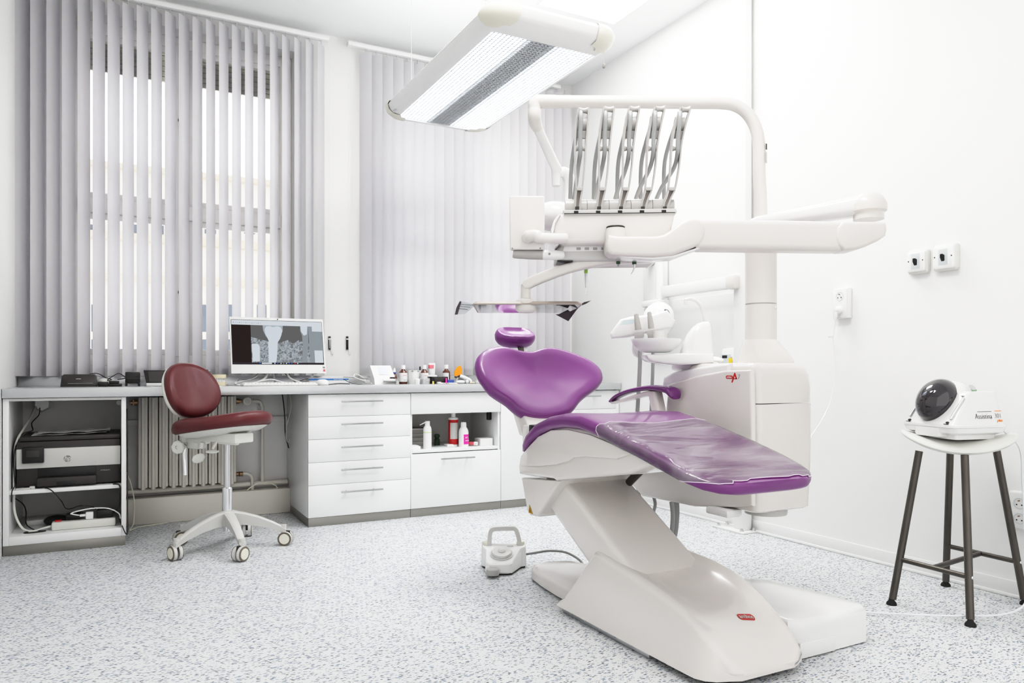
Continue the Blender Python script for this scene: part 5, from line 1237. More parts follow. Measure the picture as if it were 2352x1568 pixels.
kn_ = V(CY, -SY, 0)*.72-V(SY, CY, 0)*.694; put('screw_cap', MB().ell(KC+kn_*.0605+V(0, 0, 1.148), (.006, .006, .006), 14, 8), 'gloss', T)
# logo on the side cover
lo = oX(1685, 866, 2.05); xd, yd = V(0, -1, 0), V(0, 0, 1)
ly, lz = lo.y, lo.z
def lp(a, b): return V(2.0492, ly-a, lz+b)
M['logored2'] = mat('logo_red_print', (200,38,30), .3)
put('logo_capsule', MB().prism([lp(-.022+a, b) for a, b in rrect(.036, .0125, .006, 5)], (.003, 0, 0)), 'logored2', T)
text('lettering', 'anthos', .0105, lp(-.022, .0003), xd, yd, 'white', T, lift=.0006, sx=.9)
put('logo_letter', MB().prism([lp(-.0115, -.020), lp(.004, .016), lp(.0065, .0175), lp(.009, .016), lp(.0185, -.0075), lp(.012, -.0075), lp(.0068, .0055), lp(-.0045, -.020)], (.003, 0, 0)), 'logored2', T)
put('logo_bar', MB().prism([lp(.0, -.0042), lp(.018, -.0042), lp(.0185, -.0075), lp(-.002, -.0075)], (.003, 0, 0)), 'logored2', T)
text('lettering', '7', .026, lp(.028, .0015), xd, yd, 'grey7', T, lift=.0006)
# rinse bowl, tower and spout
R2 = V(CY, -SY, 0); V2 = V(SY, CY, 0); bc_ = oD(1530, 823, 3.06)
put('bowl_arm', MB().prism([oD(x, y, 3.03) for x, y in ((1484, 815), (1500, 813.5), (1566, 811), (1640, 812), (1640, 834), (1566, 838), (1530, 836), (1496, 830), (1487, 824))], V2*.14, .010, 3), 'glossw', T, 45)
rings = []
for z, r, e in ((.976, .040, 2), (.978, .055, 2), (.992, .078, 2), (1.012, .093, 2), (1.030, .099, 2), (1.034, .098, 2), (1.028, .093, 2), (1.005, .078, 2), (.99, .05, 2)):
    rings.append([V(1.985+a*1.0, 2.475+b, z) for a, b in super_ring(r*1.05, r*.95, 2.2, 36)])
put('rinse_bowl', MB().fan(rings), 'glossw', T, 60)
rings = []
TWd = 3.10
for py, cxp, wp in ((833, 1598, 78), (815, 1599, 75), (790, 1602, 66), (768, 1606, 55), (752, 1611, 42), (743, 1616, 29), (739, 1620, 14)):
    c = oD(cxp, py, TWd); hw = wp*TWd/F/2
    rings.append([c+V(CY, -SY, 0)*a+V(SY, CY, 0)*b for a, b in super_ring(hw, hw*.85, 2.8, 32)])
put('spout_tower', MB().fan(rings), 'glossw', T, 70)
sx_ = V(2.180, 2.42, 1.10)
spp = CR([oY(1624, 740, 2.42), oY(1618, 722, 2.42), oY(1610, 702, 2.42), oY(1598, 690, 2.43), oY(1585, 686, 2.44), oY(1573, 689, 2.45)], 6)
m = MB().tube(spp, [.0125, .010, .0085, .0075, .007, .0065], 14); m.cyl(spp[-1]+V(.005, 0, 0), spp[-1]+V(.005, 0, -.018), .0075, .0065, 12)
put('water_spout', m, 'glossw', T, 60)
q = oY(1561, 766, 2.52)
put('cup_filler', MB().lathe(V(2.075, 2.56, 1.03), [(.002, .0), (.028, .0), (.03, .02), (.03, .045), (.002, .046)], 24), 'lightgrey', T)
put('support_bracket', MB().box(2.10, 2.25, 2.38, 2.52, .90, .94, .012), 'glossw', T)
put('side_tray', MB().ell((2.26, 2.46, .945), (.06, .07, .02), 22, 8), 'glossw', T)
for pts, r in (([(1496, 1140), (1553, 1141), (1556, 1180), (1550, 1210), (1535, 1228)], .010), ):
    pass
put('waste_hose', MB().tube(CR([V(2.02, 2.42, .36), V(2.02, 2.41, .30), V(2.0, 2.40, .22), V(1.95, 2.38, .165), V(1.88, 2.35, .14)], 8), .0095, 12), 'hose', T)
put('supply_hose', MB().tube(CR([V(2.07, 2.45, .36), V(2.072, 2.45, .29), V(2.05, 2.44, .21), V(1.99, 2.42, .16), V(1.88, 2.38, .135)], 8), .013, 12), 'hose', T)
# suction handpieces with their hoses
SH = thing('assistant_holder', 'white assistant console with a pale screen beside the rinse bowl', 'console', (1.98, 2.72, .95))
d_ = 3.42
def oo(px, py, d=d_): return oD(px, py, d)
cons = [oo(1401, 765), oo(1404, 778), oo(1440, 775), oo(1500, 762), oo(1545, 752), oo(1552, 735), oo(1532, 712), oo(1500, 722), oo(1448, 727), oo(1425, 733)]
fd = ray(1475, 745).normalized()
put('console_body', MB().prism([p for p in cons], fd*.10, .012, 3), 'glossw', SH, 40)
put('console_screen', MB().poly([p-fd*.001 for p in (oo(1423, 747), oo(1455, 743), oo(1462, 733), oo(1432, 735))]), mat('pale_screen', (214,230,234), .2), SH, flat=True)
put('console_arm', MB().tube(CR([oo(1470, 770)+fd*.05, oo(1464, 800)+fd*.05, oo(1468, 812)+fd*.06, oo(1474, 822)+fd*.07], 5), [.022, .026, .026, .012], 14), 'glossw', SH, 60)
for i, (p0, p1, p2, r, lab, hosepts) in enumerate((
    ((1461, 721), (1466, 757), (1467, 772), .0135, 'left grey suction handpiece in its holder by the rinse bowl', ((1469, 777), (1470, 820), (1468, 880), (1464, 945), (1462, 1010))),
    ((1491, 716), (1496, 754), (1497, 768), .0125, 'right grey suction handpiece in its holder by the rinse bowl', ((1499, 773), (1500, 800), (1499, 860), (1496, 930), (1494, 1010))))):
    dd = 3.36
    S = thing('suction_handpiece', lab, 'suction tube', oD(p2[0], p2[1], dd), 'suction handpieces by the rinse bowl')
    A, B, C = oD(p0[0], p0[1], dd), oD(p1[0], p1[1], dd), oD(p2[0], p2[1], dd)
    put('handle', MB().tube([A, lerp(A, B, .1), lerp(A, B, .6), B], [r*.62, r*.8, r, r*1.15], 16), 'greyplastic', S, 50)
    put('holder_block', MB().prism([oD(p2[0]-11, p2[1]-9, dd-.02), oD(p2[0]+10, p2[1]-12, dd-.02), oD(p2[0]+13, p2[1]-1, dd-.02), oD(p2[0]+8, p2[1]+8, dd-.02), oD(p2[0]-9, p2[1]+9, dd-.02)], ray(*p2).normalized()*.045, .004), 'greyplastic', S, 40)
    hp = [oD(x, y, dd+.01*k) for k, (x, y) in enumerate(hosepts)]
    put('hose', MB().tube(CR(hp+[oD(hosepts[-1][0]+4, 1120, dd+.02), oD(hosepts[-1][0]+10, 1165, dd), V(1.93, 2.5, .22)], 6), .0095 if i == 0 else .008, 12), 'hose', S)
# ================================================================== instrument delivery unit over the chair
R_ = V(CY, -SY, 0); Vw = V(SY, CY, 0)
T = thing('instrument_delivery_unit', 'white instrument unit with five grey whip arms over the dental chair', 'dental unit', oD(1420, 545, 2.72))
def pz(mb, px, d, depth, bev=.008, seg=3): return mb.prism([oD(x, y, d) for x, y in px], Vw*depth, bev, seg)
PV = V(2.42, 1.80, 0)
# link from the column to the outer pivot
def rr3(c, w, h, t, r): # rounded section across direction t (horizontal)
    n = V(-t.y, t.x, 0).normalized()
    return [c+n*a+UP*b for a, b in rrect(w, h, r, 5)]
c0, c1 = V(KC.x, KC.y, 1.487), V(PV.x, PV.y, 1.507); t = (c1-c0).normalized()
put('rear_arm', MB().loft([rr3(c0-t*.03, .07, .045, t, .02), rr3(c0, .09, .055, t, .024), rr3(lerp(c0, c1, .5), .095, .062, t, .026), rr3(c1, .105, .072, t, .03)]), 'glossw', T, 50)
put('pivot_drum', MB().lathe(V(PV.x, PV.y, 0), [(.002, 1.452), (.052, 1.452), (.052, 1.475), (.062, 1.482), (.063, 1.506), (.050, 1.532), (.036, 1.546), (.002, 1.548)], 32), 'satin', T, 50)
dA = 2.60
rings = []
for px, ya, yb in ((1600, 502, 570), (1612, 501, 572), (1700, 503, 573), (1800, 504, 574), (1925, 506.5, 575.5), (1938, 508, 574)):
    top, bot = oD(px, ya, dA), oD(px, yb, dA); c = (top+bot)/2+Vw*.045; h = (top-bot).length
    rings.append([c+Vw*a+UP*b for a, b in rrect(.09, h, .020, 5)])
put('front_arm', MB().loft(rings), 'satin', T, 45)
kn = MB(); pz(kn, [(1938, 507.5), (2030, 508), (2037, 511), (2039, 528), (2036, 541), (2020, 552), (1990, 566), (1965, 573), (1940, 574), (1927, 563), (1920, 542), (1925, 520)], dA-.006, .102, .012)
put('pivot_knuckle', kn, 'satin', T, 40)
el = MB(); pz(el, [(1597, 500), (1610, 503), (1619, 513), (1622, 530), (1618, 548), (1608, 562), (1578, 574), (1545, 586), (1500, 590), (1440, 588), (1405, 585), (1395, 577), (1393, 560), (1397, 538), (1420, 541), (1510, 541), (1527, 537), (1545, 525), (1566, 508), (1580, 502)], dA-.006, .102, .014)
put('elbow_arm', el, 'satin', T, 40)
put('elbow_underside', pz(MB(), [(1420, 588), (1500, 590), (1546, 586), (1612, 565), (1612, 569), (1548, 592), (1500, 596), (1440, 592)], dA+.008, .08, .003), 'glossw', T, 40)
pc0 = oD(1418, 560, dA)+Vw*.045
put('pivot_post', MB().lathe(V(pc0.x, pc0.y, 0), [(.002, oD(0, 575, dA).z), (.036, oD(0, 572, dA).z), (.036, oD(0, 530, dA).z), (.031, oD(0, 517, dA).z), (.002, oD(0, 514, dA).z)], 32), 'satin', T, 50)
put('pivot_ring', MB().lathe(V(pc0.x, pc0.y, 0), [(.0315, oD(0, 519, dA).z), (.0335, oD(0, 516, dA).z), (.0315, oD(0, 514.5, dA).z), (.002, oD(0, 514, dA).z)], 32), 'darkgrey', T)
dB = 2.66
put('body', pz(MB(), [(1286, 490), (1553, 487), (1545, 520), (1538, 545), (1526, 559), (1294, 561), (1279, 554), (1270, 538), (1270, 522), (1277, 503)], dB, .27, .016), 'gloss', T, 40)
put('left_shell', pz(MB(), [(1284, 490), (1288, 492), (1276, 512), (1271, 535), (1275, 552), (1284, 560), (1276, 566), (1267, 548), (1266, 525), (1272, 506)], dB-.006, .28, .006), 'glossw', T, 40)
kp = put('keypad_underside', pz(MB(), [(1288, 560), (1505, 558), (1512, 588), (1508, 598), (1284, 600), (1278, 592), (1280, 570)], dB+.05, .20, .012), 'lightgrey', T, 40)
for k in range(4): put('keypad_mark', pz(MB(), [(1324+k*19, 568), (1334+k*19, 568), (1334+k*19, 574), (1324+k*19, 574)], dB+.048, .001, 0), 'greyplastic', kp)
put('keypad_label', pz(MB(), [(1296, 563), (1392, 562), (1392, 576), (1293, 577)], dB+.0487, .001, 0), 'glossw', kp)
put('underside_seam', pz(MB(), [(1280, 598), (1316, 598.5), (1316, 600.5), (1280, 600)], dB+.049, .1, 0), 'black', kp)
put('rail_tray', pz(MB(), [(1294, 482), (1553, 478), (1556, 487), (1552, 492), (1296, 494)], dB-.004, .10, .004), 'lightgrey', T, 40)
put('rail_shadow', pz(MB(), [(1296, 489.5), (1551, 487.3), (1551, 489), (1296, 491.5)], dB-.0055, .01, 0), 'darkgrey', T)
for k in range(5):
    xa, xb = 1299.5+k*50.4, 1349+k*50.4
    a, b = oD(xa, 472-.35*k, dB)+Vw*.035, oD(xb, 471.6-.35*k, dB)+Vw*.035
    md = put('holder_module', MB().cyl(a, b, .0285, None, 28), 'whip', T, 40)
    put('slot', pz(MB(), [(xa+19, 484-.5*k), (xa+29, 484-.5*k), (xa+29, 489-.5*k), (xa+19, 489-.5*k)], dB-.006, .004, 0), 'black', md)
    f = k/4
    def mixp(A, B): return [(lerp(p[0], q[0], f), lerp(p[1], q[1], f)) for p, q in zip(A, B)]
    lft = mixp([(1320, 482), (1322, 455), (1324, 430), (1322, 380), (1321, 330), (1324, 285), (1329, 246)], [(1522, 480), (1529, 455), (1536, 430), (1541, 380), (1544, 330), (1553, 285), (1565, 244)])
    rgt = mixp([(1331, 482), (1334, 455), (1338, 430), (1343, 380), (1346.5, 330), (1350, 285), (1353, 246)], [(1532, 480), (1541, 455), (1552, 430), (1561, 380), (1566, 330), (1576, 285), (1588, 244)])
    lift = [0, 0, 0, 0, 0, 0, 0]
    if 0 < k < 4:
        lft = [(x, y-(2 if i > 4 else 0)) for i, (x, y) in enumerate(lft)]; rgt = [(x, y-(2 if i > 4 else 0)) for i, (x, y) in enumerate(rgt)]
    ds_ = [2.665, 2.66, 2.655, 2.65, 2.645, 2.645, 2.645]
    dep = [.026, .022, .018, .020, .028, .050, .030]
    dw = [.0042, .0034, .0026, .0026, .0028, .0030, .0030]
    w = None
    def rail(P):
        C = CR([oD(x, y, d) for (x, y), d in zip(P, ds_)], 4); n = len(C); rings = []
        for i, c in enumerate(C):
            t = i/(n-1)*6; dd = interp(list(enumerate(dep)), t); ww = interp(list(enumerate(dw)), t)
            rings.append([c+R_*ww, c+R_*ww+Vw*dd, c-R_*ww+Vw*dd, c-R_*ww])
        return rings
    m = MB().loft(rail(lft)).loft(rail(rgt))
    # rungs tying the two rails
    def cross(i, d0, hgt, mt, name, dk=.012):
        a, b = oD(lft[i][0], lft[i][1], d0), oD(rgt[i][0], rgt[i][1], d0)
        return a, b
    wa = put('whip_arm', m, 'whip', T, 30)
    a, b = oD(lft[6][0]+1, lft[6][1]+5, 2.645)+Vw*.014, oD(rgt[6][0]-1, rgt[6][1]+5, 2.645)+Vw*.014
    put('guide_roller', MB().tube([a, lerp(a, b, .25), lerp(a, b, .5), lerp(a, b, .75), b], [.0125, .0095, .0082, .0095, .0125], 18), 'whip', wa, 50)
    a, b = oD(lft[5][0]+1.5, lft[5][1]-3, 2.645)+Vw*.03, oD(rgt[5][0]-1.5, rgt[5][1]-3, 2.645)+Vw*.03
    put('pulley', MB().tube([a, lerp(a, b, .12), lerp(a, b, .5), lerp(a, b, .88), b], [.031, .028, .0255, .028, .031], 26), 'whip', wa, 50)
    q = [(lerp(lft[4][0], lft[5][0], .28)+2, 317), (lerp(rgt[4][0], rgt[5][0], .28)-2, 317), (lerp(rgt[4][0], rgt[5][0], .55)-2, 300), (lerp(lft[4][0], lft[5][0], .55)+2, 300)]
    put('web', pz(MB(), q, 2.655, .01, 0), 'greyplastic', wa)
    a, b = oD(lft[4][0]+1, 339, 2.645)+Vw*.012, oD(rgt[4][0]-1, 339, 2.645)+Vw*.012
    put('guide_roller', MB().tube([a, lerp(a, b, .3), lerp(a, b, .5), lerp(a, b, .7), b], [.0105, .0075, .006, .0075, .0105], 16), 'whip', wa, 50)
    q = [(lft[2][0], 437), (rgt[2][0], 437), (rgt[2][0]+.6, 429), (lft[2][0]-.4, 429)]
    put('rung', pz(MB(), q, 2.653, .014, .002), 'whip', wa)
    q = [(lft[0][0]+2, 481), (rgt[0][0]-2, 481), (rgt[2][0]-2, 437), (lft[2][0]+2, 437)]
    put('slot_web', pz(MB(), q, 2.664, .006, 0), 'whipdark', wa)
    q = [(lft[0][0]+1, 483), (rgt[0][0]-1, 483), (rgt[0][0]-.5, 474), (lft[0][0]+1.5, 474)]
    put('latch', pz(MB(), q, 2.659, .008, 0), 'darkgrey', wa)
    # hose over the pulley, down the front and away behind
    mx = lambda i, s=.5: lerp(lft[i][0], rgt[i][0], s)
    o1 = [oD(mx(4, .42)-22+2*f-8*f, 456, 2.86), oD(lerp(1314, 1527, f), 370, 2.80), oD(mx(5, .4)-6-6*f, 290, 2.735), oD(mx(5, .35), 262, 2.70), oD(mx(5, .35), 257, 2.665), oD(mx(5, .38)+.5, 268, 2.632), oD(mx(4, .45+.15*f), 320, 2.642), oD(mx(4, .5+.1*f)-1, 350, 2.652), oD(lerp(1328, 1548, f), 385, 2.70), oD(lerp(1322, 1520, f), 430, 2.79), oD(lerp(1318, 1508, f), 456, 2.84)]
    put('hose', MB().tube(CR(o1, 6), .0078, 12), 'hose', wa, 60)
# screen holder seen from behind and its tube
sp0 = put('screen_holder', pz(MB(), [(1173, 449), (1248, 449), (1251, 452), (1251, 570), (1248, 573), (1174, 573), (1171, 570), (1170, 452)], 2.66, .030, .006), 'gloss', T, 40)
for px in (1177, 1241): put('screw', MB().ell(oD(px, 570, 2.659), (.0028, .0028, .0028), 10, 6), 'midgrey', sp0)
pa = oD(1213, 545, 2.66)
put('screen_tube', MB().tube(CR([pa+Vw*.004, pa-Vw*.025+R_*.005, pa-Vw*.035+R_*.03, oD(1240, 547, 2.625), oD(1300, 548, 2.66)], 6), [.024, .022, .0205, .0195, .0195], 20), 'gloss', T, 60)
hb = put('handle', MB().tube([oD(1178, 583.5, 2.68), oD(1181, 584, 2.68), oD(1215, 585, 2.68), oD(1247, 585.5, 2.68)], [.012, .0145, .0165, .0172], 18), 'greyplastic', T, 50)
put('handle_root', MB().tube([oD(1246.5, 585.5, 2.68), oD(1275, 585.5, 2.68), oD(1290, 586, 2.70)], [.0174, .0178, .016], 18), 'glossw', T, 50)
put('handle_symbol', disc(MB(), oD(1262, 583, 2.662), -Vw, [(.0042, 0), (.0042, .001), (.003, .0012)], 14), 'midgrey', T)
# tray arm
cl = [(1505, 593), (1450, 594), (1400, 597), (1350, 604), (1300, 616), (1255, 632), (1222, 646), (1203, 658)]
dT = 2.73
rings = []
C = CR([oD(x, y, dT) for x, y in cl], 4)
for i, c in enumerate(C):
    t = i/(len(C)-1); tn_ = (C[min(i+1, len(C)-1)]-C[max(i-1, 0)]).normalized(); n = Vw.cross(tn_).normalized()
    hh = lerp(.030, .038, min(1, t*1.5)) if t < .93 else lerp(.038, .022, (t-.93)/.07)
    rings.append([c+Vw*(a+.02)+n*b for a, b in rrect(.05, hh, .010, 4)])
put('tray_arm', MB().loft(rings), 'satin', T, 45)
hc_ = oD(1208, 680, dT)+Vw*.02
def zz(py): return oD(1208, py, dT+.02).z
put('tray_post', MB().lathe(V(hc_.x, hc_.y, 0), [(.002, zz(698)), (.019, zz(698)), (.019, zz(679)), (.0185, zz(678)), (.0185, zz(654)), (.002, zz(652))], 26), 'satin', T, 50)
put('tray_hub', MB().lathe(V(hc_.x, hc_.y, 0)+Vw*.0, [(.002, zz(719)), (.026, zz(718)), (.038, zz(712)), (.039, zz(694)), (.030, zz(688)), (.019, zz(685)), (.002, zz(684))], 30), 'satin', T, 50)
# the steel tray itself
tz0 = oD(1210, 702, 2.76).z
T2 = thing('instrument_tray', 'polished steel tray mirroring the purple chair below the delivery unit', 'tray', V(hc_.x, hc_.y, tz0)+Vw*.15)
tc = V(hc_.x, hc_.y, 0)+Vw*.16+R_*.005
def tq(a, b, z): return tc+R_*a+Vw*b+UP*(tz0+z)
tr = [(a, b) for a, b in rrect(.40, .40, .02, 4)]
put('pan', MB().loft([[tq(a*.97, b*.97, 0) for a, b in tr], [tq(a*.97, b*.97, .0015) for a, b in tr]]), 'mirror', T2, 30)
put('rim', MB().loft([[tq(a*.965, b*.965, .0016) for a, b in tr], [tq(a*1.0, b*1.0, .0005) for a, b in tr], [tq(a*1.005, b*1.005, .004) for a, b in tr], [tq(a*.95, b*.95, .013) for a, b in tr], [tq(a*.935, b*.935, .013) for a, b in tr], [tq(a*.94, b*.94, .0016) for a, b in tr]], cap=False), mat('brushed_rim', (168,158,150), .35, .6), T2, 30)
M['mat'] = mat('dark_mat', (70,62,65), .5); M['matgrey'] = mat('grid_mat', (186,190,196), .35, .3)
T3 = thing('tray_mat', 'dark flexible mat with drooping corners sticking out of the steel tray', 'mat', tq(0, 0, .014))
put('sheet', MB().loft([[tq(a*.185, b*.185, .0022) for a, b in ((1, 0), (0, 1), (-1, 0), (0, -1))], [tq(a*.185, b*.185, .0036) for a, b in ((1, 0), (0, 1), (-1, 0), (0, -1))]]), 'mat', T3)
def flap(px, d, mt, name='flap'):
    P = [oD(x, y, dd) for (x, y), dd in zip(px, d)]; return put(name, MB().prism(P, Vw*.0015, 0), mt, T3, flat=True)
flap([(1058, 691), (1084, 697), (1092, 700), (1080, 711), (1068, 721), (1045, 722), (1050, 706)], [2.80]*7, 'matgrey', 'left_flap')
flap([(1056, 691), (1060, 693), (1056, 704), (1051, 722), (1044.5, 722.5), (1048, 707)], [2.797]*6, 'mat', 'left_flap_edge')
for k in range(3): flap([(1058-2*k, 698+5*k), (1086-6*k, 700+5*k), (1086-6*k, 700.7+5*k), (1058-2*k, 698.7+5*k)], [2.798]*4, 'mat', 'grid_line')
flap([(1276, 722), (1305.5, 737.5), (1328, 706.5), (1309, 715), (1304, 711), (1284, 721)], [2.95, 2.93, 2.86, 2.88, 2.90, 2.94], 'mat', 'right_flap')
flap([(1328, 698), (1337, 701), (1346, 697.5), (1358, 690), (1342, 693.5), (1336, 697)], [2.80]*6, 'mat', 'corner_flap')
# hanging handpieces
def hp(name, lab, segs, d, grp='handpieces hanging under the delivery unit'):
    S = thing(name, lab, 'handpiece', oD(segs[0][1][-1][0], segs[0][1][-1][1], d), grp)
    for nm, P, rr, mt in segs: put(nm, MB().tube(CR([oD(x, y, d) for x, y in P], 4) if len(P) > 2 else [oD(x, y, d) for x, y in P], rr, 12), mt, S, 50)
    return S
hp('handpiece', 'dark green handpiece with a curved steel tip', [('grip', [(1457, 594), (1457, 607)], [.0085, .0078], 'green'), ('tip', [(1457.5, 607), (1457, 614), (1454.5, 622), (1449, 630)], [.0042, .0036, .0024, .001], 'steel')], 2.70)
hp('handpiece', 'short dark green handpiece with a round steel end', [('grip', [(1420, 600), (1420, 606.5)], [.0078, .0072], 'green'), ('tip', [(1420, 606), (1420, 609), (1420, 611), (1420, 614)], [.003, .004, .005, .0015], 'steel')], 2.70)
hp('handpiece', 'lime green handpiece with a long straight steel tip', [('grip', [(1346.5, 610), (1346, 628)], [.0078, .0075], 'lime'), ('neck', [(1346, 628), (1346, 658)], [.0068, .0038], 'steel'), ('tip', [(1346, 658), (1346, 662), (1346.2, 674), (1348, 678)], [.0034, .0014, .0011, .0008], 'chrome'), ('upper_tube', [(1347, 580), (1347, 610)], [.006, .0078], 'lightgrey')], 2.92)
# ================================================================== operating light
T = thing('operating_light', 'white bent tube arm with lamp head rising from the unit column', 'lamp', V(KC.x, KC.y, 1.45))
dP = KC.x*SY+KC.y*CY
P = [V(KC.x, KC.y, 1.44)]+[oD(x, y, dP) for x, y in ((1744, 470), (1744, 400), (1744, 345), (1740, 308), (1728, 277), (1708, 253), (1682, 240), (1650, 236.5), (1600, 236), (1450, 234.5), (1300, 233.5), (1246, 233))]
P[1].x, P[1].y = KC.x, KC.y
put('tube_arm', MB().tube(CR(P, 6), .0245, 24), 'satin', T, 60)
put('tube_collar', MB().tube([oD(1240, 233, dP), oD(1276, 233.5, dP)], .0262, 24), 'satin', T)
e = oD(1228, 240, dP)
put('elbow', MB().tube(CR([oD(1243, 233, dP), oD(1234, 233.5, dP), oD(1228.5, 240, dP), oD(1228, 250, dP)], 5), [.026, .0265, .027, .0262], 24), 'satin', T, 60)
put('swivel_joint', MB().tube(CR([oD(1228, 251, dP), oD(1227.5, 268, dP), oD(1229.5, 282, dP+.03), oD(1236, 297, dP+.05)], 5), [.0262, .0265, .0262, .021], 24), 'satin', T, 60)
put('drop_arm', MB().tube([oD(1234, 292, dP+.045), oD(1252, 332, dP+.11), oD(1270, 371, dP+.17), oD(1281, 392, dP+.2)], [.019, .0195, .021, .0215], 22), 'glossw', T, 60)
put('lower_joint', MB().cyl(oD(1277, 388, dP+.2), oD(1277.5, 427, dP+.2), .0205, .018, 24), 'glossw', T, 50)
put('head_arm', MB().tube(CR([oD(1279, 398, dP+.2), oD(1295, 396, dP+.21), oD(1305, 408, dP+.22), oD(1307, 435, dP+.23), oD(1306, 465, dP+.22), oD(1298, 490, dP+.18)], 6), [.016, .024, .026, .022, .018, .02], 20), 'glossw', T, 60)
put('lamp_head', MB().ell(oD(1275, 497, dP+.14), (.10, .085, .062), 30, 16, xf=Matrix.Rotation(-YAW, 3, 'Z')), 'glossw', T, 70)
lb = oD(1752, 335, dP); cdir = (EYE-V(KC.x, KC.y, 2)).normalized(); cdir.z = 0; cdir.normalize()
def stick(name, px, y0, y1, m_):
    k = (px-1744)*dP/F/.0245; n = (-Vw*math.sqrt(max(0, 1-k*k))+R_*k)
    c = V(KC.x, KC.y, 0)+n*.0247; t_ = V(-n.y, n.x, 0); z0, z1 = oD(0, y1, dP).z, oD(0, y0, dP).z
    put(name, MB().loft([[c+t_*.0045+UP*z0, c+t_*.0045+UP*z1, c-t_*.0045+UP*z1, c-t_*.0045+UP*z0], [c+t_*.0045+n*.0006+UP*z0, c+t_*.0045+n*.0006+UP*z1, c-t_*.0045+n*.0006+UP*z1, c-t_*.0045+n*.0006+UP*z0]]), m_, T)
stick('black_sticker', 1752.5, 333, 347, 'darkgrey'); stick('grey_sticker', 1752.5, 352, 378, 'grey7')
# ================================================================== wall mounted x-ray machine
T = thing('xray_machine', 'white dental x-ray arm on a post bolted to the floor by the right wall', 'x-ray machine', (3.11, 3.1, 0))
put('post', MB().box(3.078, 3.128, 3.06, 3.15, .012, ZC-.002, .004), 'trim', T)
fpq = put('foot_plate', MB().box(3.03, 3.14, 3.03, 3.27, 0, .012, .003), 'glossw', T)
for (x, y) in ((3.052, 3.06), (3.052, 3.24), (3.125, 3.045), (3.125, 3.25)):
    put('bolt', MB().lathe((x, y, 0), [(.002, .012), (.013, .012), (.013, .015), (.008, .017), (.007, .028), (.002, .028)], 12), 'steel', fpq)
za, zb = 1.365, 1.437
put('wall_arm', MB().box(3.035, 3.085, 3.155, 3.735, za, zb, .010), 'glossw', T)
put('arm_end_cap', MB().box(3.03, 3.09, 3.10, 3.17, za-.004, zb+.006, .015), 'satin', T)
tb = V(3.06, 3.78, 0)
put('vertical_tube', MB().lathe(tb, [(.002, 1.36), (.026, 1.36), (.026, 1.66), (.024, 1.672), (.002, 1.675)], 22), 'glossw', T)
put('tube_base', MB().box(3.02, 3.11, 3.74, 3.92, 1.315, 1.358, .012), 'glossw', T)
put('wall_box', MB().box(3.095, 3.15, 3.80, 4.0, 1.36, 1.66, .012), 'glossw', T)
wb = put('cone_holder', MB().loft([[V(3.09, 3.9, 1.63)+V(0, a, b) for a, b in rrect(.07, .07, .03, 5)], [V(3.03, 3.9, 1.58)+V(0, a, b) for a, b in rrect(.03, .04, .012, 5)]]), 'glossw', T)
put('lower_arm', MB().box(3.055, 3.11, 3.86, 3.94, 1.18, 1.32, .012), 'hosel', T)
hdp = oD(1512, 735, 4.60)
put('tube_head', MB().ell(hdp, (.10, .085, .115), 28, 16, xf=Matrix.Rotation(-YAW, 3, 'Z') @ Matrix.Rotation(.25, 3, 'Y')), 'glossw', T, 70)
put('head_grip', MB().tube(CR([oD(x, y, 4.40) for x, y in ((1526, 711), (1532, 714), (1535, 723), (1533.5, 738), (1530, 753))], 5), [.005, .0095, .011, .0105, .009], 12), mat('slate_grip', (112,116,122), .4), T, 60)
# pale splash panel behind the unit on the right wall
T = thing('wall_panel', 'pale flat panel on the right wall under the x-ray arm', 'panel', (3.15, 3.45, 1.0))
put('board', MB().box(3.143, 3.1545, 3.17, 3.98, .95, 1.355, .004), 'wall', T)
# monitor with display behind the tower
T = thing('control_box', 'small wall control box with dark display and yellow sticker', 'control box', oX(1672, 835, 3.12))
p, q = oX(1656, 806, 3.10), oX(1690, 838, 3.10)
put('housing', MB().box(3.095, 3.154, min(p.y, q.y)-.02, max(p.y, q.y), q.z-.05, p.z+.02, .02), 'glossw', T)
def bxp(a, b, m_, name, x=3.0945): 
    u, v = oX(a[0], a[1], x), oX(b[0], b[1], x); put(name, MB().box(x-.0012, x, u.y, v.y, v.z, u.z), m_, T)
bxp((1656, 814), (1679, 833), 'hosel', 'panel_plate'); bxp((1659, 816), (1670, 822), 'black', 'display', 3.0930); bxp((1674, 822), (1682, 833), 'yellow', 'yellow_sticker', 3.0925)
bxp((1653, 820), (1681, 834), 'midgrey', 'lower_edge', 3.0955)
